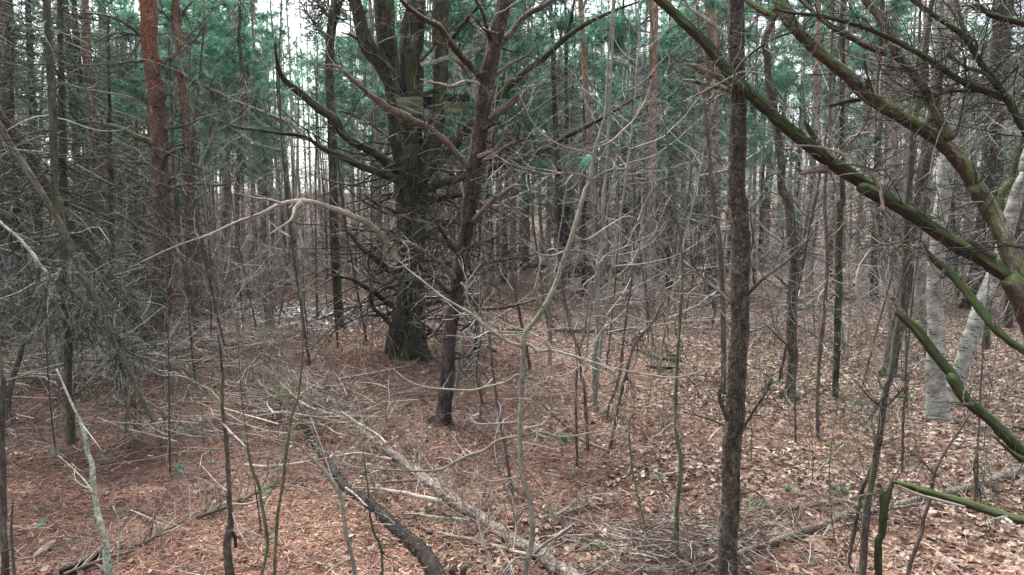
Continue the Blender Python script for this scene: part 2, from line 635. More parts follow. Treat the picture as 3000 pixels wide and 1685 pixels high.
M['woodgreen'] = bark("algae_plank", (.045, .06, .034), (.105, .135, .072), (.18, .21, .14), .03, 12., .35, bump=.4)
M['wooddark'] = bark("dark_plank", (.008, .009, .006), (.018, .020, .013), (.04, .045, .03), .03, 12., .35, bump=.4)  # near-black plank colour for the deck and the upper boards
M['t_dark'] = tinted("dark_twig", [(0, (.012, .012, .010)), (.6, (.042, .040, .032)), (.86, (.13, .12, .095)), (1, (.36, .33, .27))])
M['t_left'] = tinted("spruce_twig", [(0, (.007, .011, .007)), (.55, (.026, .036, .024)), (.8, (.10, .135, .092)), (1, (.38, .42, .32))])
M['t_pale'] = tinted("pale_twig", [(0, (.085, .080, .072)), (.4, (.21, .20, .185)), (1, (.54, .52, .49))])
M['t_far'] = tinted("far_twig", [(0, (.14, .135, .125)), (.4, (.30, .29, .27)), (1, (.58, .57, .54))])  # lightened copy of the pale twig, with distance haze put into its colour
M['t_mid'] = tinted("grey_twig", [(0, (.028, .026, .023)), (.5, (.10, .095, .085)), (1, (.42, .40, .37))])
M['t_green'] = tinted("greenish_twig", [(0, (.05, .055, .03)), (.6, (.12, .13, .075)), (1, (.26, .27, .19))])
M['t_brush'] = tinted("brushwood_twig", [(0, (.06, .045, .035)), (.5, (.20, .16, .13)), (1, (.50, .44, .37))])
M['needle'] = leafy_mat("pine_needle", [(0, (.034, .125, .078)), (.45, (.105, .31, .20)), (1, (.27, .54, .39))])
M['hemlock'] = leafy_mat("hemlock_needle", [(0, (.010, .045, .024)), (.6, (.022, .095, .048)), (1, (.06, .17, .09))])
M['seedling'] = tinted("seedling_green", [(0, (.02, .09, .035)), (1, (.07, .22, .09))], .5, .4)
M['litter'] = tinted("fallen_needle", [(0, (.030, .014, .010)), (.35, (.115, .049, .032)), (.7, (.25, .122, .080)), (1, (.47, .31, .215))], .7, .35)
M['leaf'] = tinted("dead_leaf", [(0, (.040, .024, .018)), (.3, (.14, .085, .060)), (.6, (.29, .200, .145)), (.82, (.44, .335, .255)), (1, (.66, .575, .48))], .55, .4, 25, .4)
M['wetleaf'] = tinted("wet_leaf", [(0, (.05, .042, .050)), (.6, (.165, .135, .155)), (1, (.30, .26, .29))], .34, .55, 25, .3)  # wet leaves, the sky's purplish glare put into their base colour
M['mossclump'] = tinted("moss", [(0, (.03, .065, .012)), (1, (.10, .17, .03))], .95, .1)
M['cone'] = tinted("cone_scale", [(0, (.05, .035, .028)), (1, (.15, .11, .09))])

# birch: chalky bark, dark bands running round the stem, green algae
m, nt, b = new_mat("birch_bark")
c = coord(nt, (.9, .9, 4.2))
ln_ = noise(nt, c, 16, 4, .6)
base = ramp(nt, noise(nt, coord(nt), 7, 5, .6), [(.3, (.07, .068, .058)), (.46, (.19, .187, .165)), (.66, (.36, .355, .33))])
alg = math_(nt, 'MULTIPLY', math_(nt, 'SUBTRACT', noise(nt, coord(nt), 3.2, 4), .50), 5, True)
base = mix(nt, math_(nt, 'MULTIPLY', alg, .7), base, (.17, .21, .13))
base = mix(nt, ramp(nt, ln_, [(.57, (0, 0, 0)), (.60, (1, 1, 1))]), base, (.030, .027, .023))
nt.links.new(base, b.inputs["Base Color"])
b.inputs["Roughness"].default_value = .8
bp = nt.nodes.new("ShaderNodeBump")
bp.inputs["Strength"].default_value = .4
bp.inputs["Distance"].default_value = .01
nt.links.new(ln_, bp.inputs["Height"])
nt.links.new(bp.outputs[0], b.inputs["Normal"])
M['birch'] = m

# forest floor: needle mat on the left, leaf mould to the right and beyond
m, nt, b = new_mat("forest_floor")
tc = nt.nodes.new("ShaderNodeTexCoord")
P_ = tc.outputs["Object"]
big = noise(nt, P_, .55, 4, .6)
n6 = noise(nt, P_, 9, 6, .7)
n30 = noise(nt, P_, 42, 4, .7)
vor = nt.nodes.new("ShaderNodeTexVoronoi")
vor.inputs["Scale"].default_value = 15
nt.links.new(P_, vor.inputs["Vector"])
needle = ramp(nt, n6, [(.30, (.014, .008, .006)), (.5, (.070, .031, .019)), (.72, (.20, .095, .058))])
sepc = nt.nodes.new("ShaderNodeSeparateXYZ")
nt.links.new(vor.outputs["Color"], sepc.inputs[0])
leafc = ramp(nt, sepc.outputs[0], [(0, (.020, .013, .010)), (.4, (.115, .074, .055)), (.75, (.29, .205, .158)), (1, (.56, .46, .385))])
sx = nt.nodes.new("ShaderNodeSeparateXYZ")
nt.links.new(P_, sx.inputs[0])
lf = math_(nt, 'ADD', math_(nt, 'MULTIPLY', sx.outputs[0], .09), math_(nt, 'MULTIPLY', sx.outputs[1], .012))
lf = math_(nt, 'ADD', lf, math_(nt, 'MULTIPLY', math_(nt, 'SUBTRACT', big, .5), 2.2))
lf = math_(nt, 'ADD', lf, .30, True)
gc = mix(nt, lf, needle, leafc)
gc = mix(nt, 1.0, gc, ramp(nt, n30, [(.3, (.45, .45, .45)), (.7, (1.4, 1.4, 1.4))]), 'MULTIPLY')
nt.links.new(gc, b.inputs["Base Color"])
b.inputs["Roughness"].default_value = .85
b.inputs["Specular IOR Level"].default_value = .2
bp = nt.nodes.new("ShaderNodeBump")
bp.inputs["Strength"].default_value = .8
bp.inputs["Distance"].default_value = .03
nt.links.new(math_(nt, 'ADD', n6, n30), bp.inputs["Height"])
nt.links.new(bp.outputs[0], b.inputs["Normal"])
M['floor'] = m

m, nt, b = new_mat("still_water")
b.inputs["Base Color"].default_value = (.035, .030, .036, 1)
b.inputs["Roughness"].default_value = .12
b.inputs["Specular IOR Level"].default_value = .6
bp = nt.nodes.new("ShaderNodeBump")
bp.inputs["Strength"].default_value = .15
nt.links.new(noise(nt, None, 14, 2), bp.inputs["Height"])
nt.links.new(bp.outputs[0], b.inputs["Normal"])
M['water'] = m


# ------------------------------------------------------------------ ground and water
def grow(a, b, s0, k):
    out, s = [a], s0
    while out[-1] < b:
        out.append(out[-1] + s)
        s *= k
    return np.array(out)


gy = np.concatenate([np.linspace(-30, 2.4, 14), np.arange(2.5, 13, .07), grow(13, 150, .1, 1.035)])
gxp = grow(0, 110, .07, 1.022)
gx = np.concatenate([-gxp[:0:-1], gxp])
GX, GY = np.meshgrid(gx, gy)
GZ = terrain(GX, GY)
q3 = np.stack([GX, GY, GX * 0], -1)
GZ = GZ + .035 * (vnoise(q3 * 2.6) - .5) + .022 * (vnoise(q3 * 8) - .5)
gm = MB()
ny, nx_ = GX.shape
ix = np.arange(ny * nx_).reshape(ny, nx_)
gm._add(np.stack([GX, GY, GZ], -1), np.stack([ix[:-1, :-1], ix[:-1, 1:], ix[1:, 1:], ix[1:, :-1]], -1))
ground = gm.build("ground", M['floor'], kind='structure')

wm = MB()
ang = np.linspace(0, 2 * PI, 40, endpoint=False)
ring = np.stack([-6.3 + 2.9 * np.cos(ang), 20 + 3.5 * np.sin(ang), np.full(40, -.118)], -1)
wm._add(np.vstack([ring, [[-6.3, 20, -.118]]]), None, [(40, i, (i + 1) % 40) for i in range(40)])
water = wm.build("water", M['water'], kind='structure')


def scatter(n, ymin, ymax, dens, xm=.78):
    out = []
    while sum(len(o) for o in out) < n:
        k = n * 3
        y = np.sqrt(rng.uniform(0, 1, k) * (ymax ** 2 - ymin ** 2) + ymin ** 2)
        x = rng.uniform(-1, 1, k) * (xm * y + .8)
        keep = rng.uniform(0, 1, k) < dens(x, y)
        out.append(np.stack([x[keep], y[keep]], -1))
    return np.vstack(out)[:n]


def leafy(x, y):
    nn = vnoise(np.stack([x * .7, y * .7, x * 0 + 3], -1)) - .5
    n2 = vnoise(np.stack([x * 2.3, y * 2.3, x * 0 + 9], -1)) - .5
    ctr = np.exp(-(((x - .3) / 2.2) ** 2 + ((y - 11.5) / 3.5) ** 2))
    return np.clip(.42 + .10 * x + .034 * (y - 7) + nn * .8 + n2 * .6 - .35 * ctr, .05, 1)


# leaf template: lobed margin on both sides of a folded midrib
LU = np.array([0, .22, .42, .62, .82, 1.0])
LW = [np.array([.03, .20, .12, .27, .15, 0.0]), np.array([.02, .26, .30, .26, .15, 0.0]), np.array([.03, .14, .26, .16, .24, 0.02])]


def leaf_batch(pos, tint, size=(.032, .078), tilt=.5, lift=.012):
    n = len(pos)
    sz = rng.uniform(*size, n)
    az = rng.uniform(0, 2 * PI, n)
    X = np.stack([np.cos(az), np.sin(az), rng.normal(size=n) * tilt], -1)
    X = nrm(X)
    Z = nrm(np.array((0, 0, 1.)) + rng.normal(size=(n, 3)) * tilt)
    Y = nrm(np.cross(Z, X))
    Z = np.cross(X, Y)
    W = np.array(LW)[rng.integers(0, 3, n)] * rng.uniform(.8, 1.25, (n, 1))
    fold = rng.uniform(-.1, .7, (n, 1))
    curl = rng.uniform(-.25, .55, (n, 1))
    u = np.repeat(LU[None], n, 0) - .5
    zc = curl * (u ** 2) * 1.3
    o = pos + np.array((0, 0, lift))

    def pt(v):
        zz = zc + fold * np.abs(v)
        return o[:, None] + sz[:, None, None] * (u[..., None] * X[:, None] + v[..., None] * Y[:, None] + zz[..., None] * Z[:, None])
    j = 1 + .3 * rng.normal(size=(n, 6))
    V = np.concatenate([pt(np.zeros((n, 6))), pt(W * j), pt(-W * (1 + .3 * rng.normal(size=(n, 6))))], 1)
    q = []
    for i in range(5):
        q.append((i, i + 1, 7 + i, 6 + i))
        q.append((i + 1, i, 12 + i, 13 + i))
    q = np.array(q)[None] + (np.arange(n) * 18)[:, None, None]
    return V, q, np.repeat(tint, 18)


def tz(xy, off=0.0):
    return np.concatenate([xy, (terrain(xy[:, 0], xy[:, 1]) + off)[:, None]], 1)


lm = MB()
xy = scatter(64000, 3.7, 42, lambda x, y: np.exp(-(y - 4) / 9.5) * leafy(x, y))
V, q, t = leaf_batch(tz(xy), np.clip(rng.beta(1.5, 1.7, len(xy)) * .92 + .06 * (xy[:, 0] > 1) + rng.normal(size=len(xy)) * .05, 0, 1))
lm._add(V, q, None, None, t)
xy = np.stack([rng.normal(size=5200) * 1.7 - 6.0, rng.normal(size=5200) * 2.4 + 20], -1)
pw = tz(xy)
pw[:, 2] = np.maximum(pw[:, 2], -.124)
V, q, t = leaf_batch(pw, np.clip(rng.beta(1.5, 1.8, len(xy)), 0, 1), (.07, .15), .16, .01)
wl = MB()
wl._add(V, q, None, None, t)
wl.build("wet_leaves", M['wetleaf'], ground, kind='stuff')
lm.build("leaf_litter", M['leaf'], ground, kind='stuff')

nm = MB()
xy = scatter(260000, 3.6, 26, lambda x, y: np.exp(-(y - 4) / 6.5) * np.clip(1.2 - 1.15 * leafy(x, y), .06, 1))
n = len(xy)
p = tz(xy, .006) + np.stack([0 * xy[:, 0], 0 * xy[:, 0], rng.uniform(0, .022, n)], -1)
az = rng.uniform(0, 2 * PI, n) + .7 * np.sin(xy[:, 0] * 3) * np.cos(xy[:, 1] * 2)
d = np.stack([np.cos(az), np.sin(az), rng.normal(size=n) * .16], -1)
w = np.stack([-np.sin(az), np.cos(az), rng.normal(size=n) * .5], -1) * rng.uniform(.0018, .0042, (n, 1))
L = rng.uniform(.05, .13, (n, 1))
pn = vnoise(np.stack([xy[:, 0] * .8, xy[:, 1] * .8, 0 * xy[:, 0] + 5], -1)) - .5
pn = pn + .6 * (vnoise(np.stack([xy[:, 0] * 2.6, xy[:, 1] * 2.6, 0 * xy[:, 0] + 8], -1)) - .5)
nm.tris(p - w, p + w, p + d * L, np.clip(rng.beta(2, 2, n) + pn * .9 - .20 * np.clip(-(xy[:, 0] + .3), 0, 1), 0, 1))  # patchy needle colour; the trees' shade on the left is put into the tint
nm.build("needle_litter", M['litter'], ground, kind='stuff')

# the largest dead leaves, one object each
protos = []
for i in range(14):
    b_ = MB()
    V, q, t = leaf_batch(np.zeros((1, 3)), np.array([.25 + .05 * i]), (.055, .085), .35, .015)
    b_._add(V, q, None, None, t)
    protos.append(b_.mesh("leaf", M['leaf']))
xy = scatter(300, 4.15, 6.4, lambda x, y: leafy(x, y), .66)
for i, (x, y) in enumerate(xy):
    o = bpy.data.objects.new("leaf", protos[i % 14])
    COL.objects.link(o)
    o.parent = ground
    o.location = (x, y, float(terrain(x, y)) + .012)
    o.rotation_euler = (rng.normal() * .2, rng.normal() * .2, rng.uniform(0, 6.28))
    o.scale = (rng.uniform(.75, 1.1),) * 3

# ------------------------------------------------------------------ traced trees
LAND = []          # (pixel x of base, depth) of the traced trees, to keep others off them


def twig_part(name, paths, mat, tw, parent, Y=None):
    """tw = n1, l1, n2, l2 [, lift, curl, ang]"""
    if not paths or not tw:
        return
    n1, l1, n2, l2 = tw[:4]
    lift = tw[4] if len(tw) > 4 else 0
    curl = tw[5] if len(tw) > 5 else .22
    ang = tw[6] if len(tw) > 6 else (35, 80)
    A = np.stack([rs(c, 14) for c in paths])
    Y = float(np.median(A[:, :, 1])) if Y is None else Y
    rmn, rmx = max(.0012, .00026 * Y), .0009 * Y
    P, R = A[:, :, :3], A[:, :, 3]
    b_ = MB()
    Q1, R1 = sprout(P, R, n1, (l1 * .35, l1), ang, 6, curl, lift, .45, rmx, rmn, tip=.4)
    b_.batch(Q1, R1, 3)
    if n2:
        Q2, R2 = sprout(Q1, R1, n2, (l2 * .35, l2), (30, 75), 5, curl, lift, .7, rmn * 1.6, rmn * .85, .15, tip=.5)
        b_.batch(Q2, R2, 3)
    o = b_.build(name, mat, parent, kind='stuff')
    return o, Q1, R1


def T(name, label, cat, mat, trunk, depth=None, lean=0., sides=16, step=.05, brk='smooth', amp=.12, cell=.05, ext=0., flare=.0,
      limbs=(), limbmat=None, lsides=7, tw=None, twmat=None, whorl=None, group=None, ttw=None, wob=.06, tint=.5, stems=()):
    a = parse(trunk)
    if depth is None:
        g = ground_at(a[-1, 0], a[-1, 1])
        Y0 = g[1]
    else:
        Y0 = depth
    C = trace(trunk, Y0 + lean, Y0)
    if depth is None:
        C[-1, 2] = float(terrain(C[-1, 0], C[-1, 1])) - .06
    if ext:
        d = nrm(C[0, :3] - C[min(2, len(C) - 1), :3])
        C = np.vstack([[*(C[0, :3] + d * ext), C[0, 3] * max(.25, 1 - ext * .08)], C])
    base = (C[-1, 0], C[-1, 1], float(terrain(C[-1, 0], C[-1, 1])))
    LAND.append((base[0], base[1]))
    t = thing(name, label, cat, base, group)
    b_ = MB()
    Ct = b_.tube(C, sides, step, brk, amp, cell, tint, flare, wob=wob)
    b_.build("trunk" if cat == 'tree' else "stem", mat, t)
    for s_, d0, d1, *ex in stems:
        b_ = MB()
        cs = trace(s_, Y0 + d0, Y0 + d1)
        if ext:
            dd = nrm(cs[-1, :3] - cs[-2, :3])
            if cs[-1, 2] > 3.5:
                cs = np.vstack([cs, [*(cs[-1, :3] + dd * ext), cs[-1, 3] * .6]])
        b_.tube(cs, max(10, sides - 8), step, brk, amp, cell, tint, wob=wob)
        b_.build("stem", mat, t)
        Ct2 = catmull(cs, .15)
        limbs_extra.append(Ct2)
    paths = [x for x in limbs_extra]
    limbs_extra.clear()
    for L_ in limbs:
        s_, d0, d1 = L_[:3]
        lm_ = L_[3] if len(L_) > 3 else (limbmat or mat)
        cs = trace(s_, Y0 + d0, Y0 + d1)
        b_ = MB()
        cc = b_.tube(cs, lsides, max(.03, step), 'smooth', .16, .05, rng.uniform(.3, .8), wob=.12)
        b_.build("branch", M[lm_] if isinstance(lm_, str) else lm_, t)
        paths.append(cc)
    if whorl:
        n, ln, lift, z0, z1 = whorl[:5]
        cc = Ct[(Ct[:, 2] > z0) & (Ct[:, 2] < z1)]
        if len(cc) > 3:
            A = rs(cc, 14)[None]
            Q, R = sprout(A[:, :, :3], A[:, :, 3], n, (ln * .3, ln), (60, 100), 9, .14, lift, .22, .022, .004, .0, 1, .25, .0)
            b_ = MB()
            for i in range(n):
                paths.append(np.concatenate([Q[i], R[i][:, None]], 1))
            b_.batch(Q, R, 5)
            b_.build("dead_branches", limbmat and (M[limbmat] if isinstance(limbmat, str) else limbmat) or mat, t, kind='stuff')
    if tw:
        twig_part("twigs", paths or [Ct], M[twmat or 't_dark'], tw, t)
    if ttw:
        twig_part("twigs", [Ct], M[twmat or 't_dark'], ttw, t)
    t['_y'] = Y0
    return t, Ct, paths


limbs_extra = []

# --- left side
T("pine_tree", "tall pine with thick bright orange-red upper trunk, left of the frame", "tree", M['red'],
  "A1045,0,112 1050,250,104 1085,520,104 1110,750,106 1125,950,108 D1135,30,112 1145,400,115 1140,700,120 1130,900,126 1130,1080,138 1130,1180,150",
  sides=36, step=.03, brk='plate', amp=.16, cell=.05, ext=3, flare=.35, limbmat='sapdark', whorl=(26, 1.5, .0, 1.0, 7.5),
  limbs=[("A1000,255,26 900,175,20 800,125,16 680,100,12 540,95,8", 0, -.8), ("A1000,250,22 900,235,18 800,240,14 690,290,8", 0, .6),
         ("A1010,430,24 900,440,16 800,460,12 690,480,6", 0, -.5), ("A1140,460,34 1190,420,26 1290,350,18 1400,250,12 1480,90,6", 0, .4),
         ("A1160,910,34 1250,900,24 1330,880,20 1440,830,16 1600,800,8", -.1, .5), ("A1070,1010,46 1000,980,42 900,930,36 800,890,30 700,870,24 590,860,14", -.1, -.9, 'sapgreen'),
         ("A1180,900,30 1230,830,22 1300,790,14", 0, .4), ("A1140,1190,40 1170,1100,30 1250,1060,26 1340,1030,18 1365,980,8", -.1, -.6),
         ("A1110,1170,26 1000,1150,20 870,1140,14 770,1110,8", 0, -.5), ("A1180,1340,30 1290,1310,22 1400,1300,18 1550,1310,14 1660,1280,6", 0, .6),
         ("A1160,690,26 1190,660,14", 0, -.2), ("A1170,1310,26 1220,1260,20 1330,1240,14 1450,1300,7", -.1, -.4),
         ("D1080,330,30 1000,300,26 920,240,22 840,190,18 770,180,10", -.1, -.8, 'sapgreen'), ("D1070,560,22 1000,510,26 930,480,22 850,490,10", -.1, -.6),
         ("D1080,760,26 1020,710,18 930,690,14 850,700,8", -.1, -.5), ("D1190,780,26 1250,760,20 1330,770,8", -.1, -.5),
         ("D1200,350,22 1280,335,16 1400,360,12 1640,345,5", 0, .5), ("D1200,890,20 1250,870,14 1330,840,5", 0, -.5)],
  tw=(420, .7, 900, .35, .01), twmat='t_dark')
T("pine_tree", "slender pine with pinkish-red bark and swollen whorls, right beside the thick orange one", "tree", M['red2'],
  "A1235,-10,50 1245,150,46 1265,320,54 1275,500,54 1290,650,50 1310,850,60 1330,1050,70 1340,1300,74 D1345,50,75 1350,250,75 1370,450,72 1390,600,72 1395,750,72 1390,832,84",
  sides=18, step=.07, brk='plate', amp=.14, cell=.06, ext=3, flare=.3, limbmat='sapdark', whorl=(24, 1.8, .0, 2.5, 9),
  limbs=[("A1225,160,20 1150,90,16 1090,50,12", 0, -.5), ("A1265,150,26 1310,70,18 1360,10,12", 0, .5), ("A1260,340,24 1300,290,18 1400,190,12 1500,70,6", 0, .6),
         ("A1270,520,24 1400,590,26 1550,660,24 1700,730,22 1900,810,22 2050,870,24 2120,950,10", 0, -4)],
  tw=(220, .9, 420, .45), twmat='t_dark')
T("dead_sapling", "thin dark crooked stem standing between the two red-barked pines", "tree", M['sapdark'],
  "A1215,800,20 1220,1100,24 1240,1330,26 D1245,100,30 1265,330,32 1305,560,32 1335,740,46 1375,900,44 1390,1000,42 1400,1080,44", sides=10, step=.06,
  tw=(50, .6, 60, .3), whorl=(10, .9, .02, .5, 5), ext=1.5)
T("snag", "slim dead trunk with peeling pale bark and broken knots near the left edge", "tree", M['sapdark'],
  "A325,-10,50 345,250,50 350,400,52 370,700,55 380,1100,50 390,1400,50 D420,100,55 440,350,46 440,620,46 455,850,46 480,1100,55 480,1350,52 G490,200,52 500,400,56 503,515,66",
  sides=16, step=.03, brk='ridge', amp=.12, cell=.03, ext=2, flare=.25, limbmat='t_left', whorl=(70, 1.5, -.02, .6, 5.5), tw=(420, .8, 800, .4, -.04, .25), twmat='t_left')
T("pine_tree", "reddish pine with pale flaking patches and black lower trunk, third trunk from left edge", "tree", M['red2'],
  "A608,-10,36 610,300,56 630,500,60 650,750,56 680,950,60 690,1200,70 690,1447,76 D720,250,74 750,600,76 770,895,90",
  sides=18, step=.07, brk='plate', amp=.16, cell=.06, ext=3, flare=.3, limbmat='t_left', whorl=(60, 2.2, .0, .5, 9), tw=(420, 1.0, 800, .5, -.02), twmat='t_left')
T("pole_tree", "smooth grey-green pole right of the peeling dead trunk", "tree", M['sapdark'],
  "A520,-10,24 530,300,32 540,700,34 540,1200,36 D535,100,36 560,500,38 585,870,44", sides=10, step=.1, ext=3, whorl=(20, 1.4, .05, 1, 8), tw=(150, .6, 300, .3), twmat='t_left')
T("pole_tree", "pale brown wavy pole with shreds of bark left of the orange-red pine", "tree", M['sap'],
  "A735,60,26 755,250,32 770,500,34 775,850,36 805,1100,38 830,1447,36 D870,300,34 885,560,36 900,790,42", sides=10, step=.1, ext=3, whorl=(24, 1.2, .05, 1, 8), tw=(200, .6, 380, .3), twmat='t_left', wob=.2)
T("pine_tree", "far slim pine with orange patches behind the pale wavy pole", "tree", M['red2'],
  "A715,200,34 725,420,40 720,600,40 740,900,40 740,1100,44 D745,50,50 750,300,52 755,560,58", sides=12, step=.12, brk='plate', cell=.07, ext=3, whorl=(30, 1.6, 0, 2, 8), tw=(150, .8, 300, .4), twmat='t_left')
T("dark_tree", "dark broad trunk low behind the peeling dead trunk, its base mossy", "tree", M['moss'],
  "A60,-10,60 70,400,64 60,800,70 D180,200,75 230,560,82 270,760,88 285,930,110", sides=18, step=.1, brk='ridge', amp=.12, cell=.08, flare=.3, ext=1, limbmat='t_left',
  whorl=(50, 2.2, -.02, .5, 8), tw=(330, 1.0, 650, .5, -.03), twmat='t_left')
T("pine_tree", "shadowy reddish pine against the left edge behind drooping twigs", "tree", M['red2'],
  "A20,-10,60 40,300,66 60,650,70 D40,100,70 50,500,72 60,880,86", sides=16, step=.1, brk='plate', cell=.07, ext=3, limbmat='t_left', whorl=(40, 2., -.02, .5, 8), tw=(300, 1.0, 560, .5, -.03), twmat='t_left')
T("leaning_tree", "dark leaning trunk slanting down to the foot of the orange-red pine", "tree", M['dark'],
  "A-120,700,70 0,830,80 150,1010,76 280,1250,76 D480,260,76 560,360,74 720,560,74 880,830,74 1000,1000,74 1090,1140,78 1150,1230,70",
  lean=-1.5, sides=20, step=.05, brk='ridge', amp=.12, cell=.05, limbmat='t_left', whorl=(30, 1.3, -.05, .3, 5), tw=(160, .8, 300, .4, -.08), twmat='t_left')

# broken pale top hanging across the left
t, C_, _ = T("fallen_tree", "bleached dead treetop slanting from the left edge with drooping twig curtains", "fallen tree", M['deadmoss'],
  "A-60,800,44 0,890,46 70,1020,46 180,1180,44 300,1370,42 D450,300,40 560,560,44 640,720,46 740,900,44 800,1080,40 870,1200,38 920,1300,36 G980,150,34 1030,270,30 1090,370,22 1165,500,7",
  lean=-.9, sides=12, step=.03, brk='ridge', amp=.10, cell=.02, limbmat='t_left',
  limbs=[("D565,560,24 575,660,26 565,780,26 540,900,22 545,1010,16 520,1100,8", 0, -.2, 'lichen'), ("D600,660,20 590,800,18 560,950,14 500,1080,8", -.1, -.3, 'lichen'),
         ("D620,540,16 730,640,24 830,760,22 920,850,14", 0, .3, 'sapgreen'), ("D760,950,26 830,1060,24 900,1150,22 980,1190,14 1150,1250,6", 0, -.3, 'sapdark'),
         ("D-10,240,22 90,320,20 200,430,26 290,550,24 370,635,10", -1.2, -1.5, 'lichen'), ("D190,420,14 290,620,12 350,740,10 510,990,5", -1.2, -1.2, 'lichen'),
         ("D430,560,18 380,700,16 340,860,14 310,1060,6", -.2, -.5, 'lichen'), ("D800,1100,14 780,1250,12 730,1350,8 640,1450,4", 0, -.3, 'lichen'),
         ("G1030,215,20 1150,290,14 1250,350,10 1400,440,4", 0, .3, 'lichen'), ("G960,140,16 910,250,14 885,400,10 885,560,4", 0, -.3, 'sapdark')],
  tw=(290, 1.1, 900, .5, -.16, .22), twmat='t_left')
T("sapling", "dark multi-branched sapling at far left below the leaning green sticks", "sapling", M['sapdark'],
  "D180,480,12 200,700,20 190,900,28 150,1150,36 G100,30,40 60,200,44 50,330,46", sides=10, step=.06,
  limbs=[("D200,800,18 280,620,14 330,500,8", 0, .3), ("D170,1000,20 100,850,14 60,700,8", 0, -.3), ("D140,1170,20 250,900,14 420,600,8", 0, .4)], tw=(60, .5, 120, .3))
T("sapling", "smooth olive stem cut by the left edge of the frame", "sapling", M['sapdark'],
  "D0,1200,20 20,1350,30 G22,100,34 12,300,36 15,500,38 25,800,42 25,1100,46 40,1447,52 45,1540,54", sides=12, step=.03,
  limbs=[("G20,430,10 70,390,6 80,370,4", 0, -.1)], tw=(14, .4, 20, .2), ext=1)
T("sapling", "thin stem close beside the olive stem at the left edge", "sapling", M['sapdark'],
  "G95,900,8 80,1100,14 90,1300,20 100,1447,24 100,1560,26", sides=8, step=.04, tw=(14, .3, 10, .2))
T("leaning_stick", "lichen-speckled dead pole leaning in the lower left corner", "dead pole", M['lichen'],
  "G400,-10,12 455,120,16 530,280,18 580,400,28 605,480,32 615,580,32 650,680,36 668,880,42 690,1000,44 715,1090,46 750,1250,52 765,1400,58 780,1530,60",
  sides=14, step=.025, brk='smooth', amp=.2, lean=.6, wob=.1,
  limbs=[("G660,870,14 600,780,10 500,680,8 410,600,4", 0, .3, 'lichen'), ("G640,840,10 560,800,8 490,745,4", 0, .2, 'lichen'), ("G590,400,12 640,460,9 720,570,4", 0, -.2, 'lichen'),
         ("G680,1060,12 640,1020,8 630,980,4", 0, -.2, 'lichen'), ("G745,1240,12 690,1180,8 590,1150,6 540,1130,3", 0, -.2, 'lichen'), ("G830,1420,14 840,1200,13 840,1060,11 800,960,6", -.1, .1, 'lichen')],
  tw=(26, .3, 16, .2), twmat='t_green')
T("dead_sapling", "dead dark sapling with a flaking spotted stump base, lower left", "sapling", M['sapdark'],
  "D1540,1050,10 1560,1180,18 1575,1350,22 G1570,150,26 1575,300,28 1600,500,30 1610,700,30 1620,900,32 1630,1060,40 1620,1120,52 1605,1250,58 1625,1447,66 1640,1540,70",
  sides=12, step=.03, brk='plate', amp=.2, cell=.03,
  limbs=[("G1570,370,14 1630,440,18 1740,545,9", 0, -.2, 'dead'), ("G1615,860,12 1540,800,10 1430,680,5", 0, .2, 'dead'), ("G1570,240,12 1500,150,12 1430,110,9 1350,70,6 1280,0,4", 0, .5, 'sapgreen'),
         ("G1625,1130,30 1660,1180,28 1665,1250,22", 0, .1), ("G1640,1000,12 1680,1120,10 1750,1240,5", 0, -.2, 'dead')], tw=(40, .35, 60, .2), twmat='t_mid')
T("sapling", "slender green stem leaning right of the flaking stump", "sapling", M['sapgreen'],
  "G1700,430,8 1745,540,14 1775,680,20 1830,820,22 1850,950,24 1880,1120,26 1890,1250,26 1850,1447,26 1840,1540,26", sides=8, step=.03,
  limbs=[("G1850,960,9 1960,770,5 2060,500,3", 0, .3)], tw=(26, .4, 30, .25), twmat='t_green')
T("sapling", "bright yellow-green forked sapling in the lower left", "sapling", M['sapgreen'],
  "D2080,450,6 2130,700,9 2140,1000,12 2135,1230,13 G2105,200,16 2060,320,18 2045,430,20 2020,600,20 2005,750,22 1965,1000,24 1950,1200,24 1940,1447,26 1935,1540,26", sides=8, step=.03,
  limbs=[("G2060,320,12 2010,240,10 1930,60,6", 0, .2)], tw=(40, .4, 50, .25), twmat='t_green')
T("sapling", "crooked grey stem arching up from the bottom edge left of centre", "sapling", M['sap'],
  "G2010,500,6 2100,520,12 2180,600,16 2270,690,22 2360,800,28 H0,900,32 20,1050,30 40,1180,30 80,1350,28 95,1447,30 100,1540,30", sides=10, step=.03,
  limbs=[("G2360,800,14 2280,560,9 2200,350,6 2130,240,3", 0, .4), ("G2280,700,10 2150,640,7 2000,610,5 1850,610,3", 0, .2),
         ("G2100,525,9 1900,480,9 1690,440,8 1550,460,8 1400,470,8 1250,440,7 1170,410,4", .1, .9), ("G2060,490,7 1990,540,8 1900,575,8 1780,590,7 1650,580,4", .1, .6), ("G2412,960,9 2250,870,8 2100,820,7 1950,810,4", 0, .3), ("G2330,790,8 2400,600,7 H20,480,6 60,300,4", 0, .2)], tw=(50, .4, 60, .25), twmat='t_mid')
T("sapling", "thin dark wavy stem on the bottom edge between the two fallen logs' tips", "sapling", M['sapdark'],
  "H150,550,8 170,700,10 190,850,12 200,1000,16 230,1150,18 280,1250,18 290,1447,18 290,1520,20", sides=8, step=.03, tw=(30, .4, 30, .2))
T("sapling", "tall thin olive pole with mossy foot behind the wet hollow, left of centre", "sapling", M['sapdark'],
  "A1695,60,18 1690,280,24 1715,600,28 1695,1000,30 1680,1300,30 1675,1447,30 D1680,300,32 1665,600,36 1662,800,46", sides=8, step=.1, ext=3, tw=(140, 1.0, 260, .5, .03), twmat='t_mid')
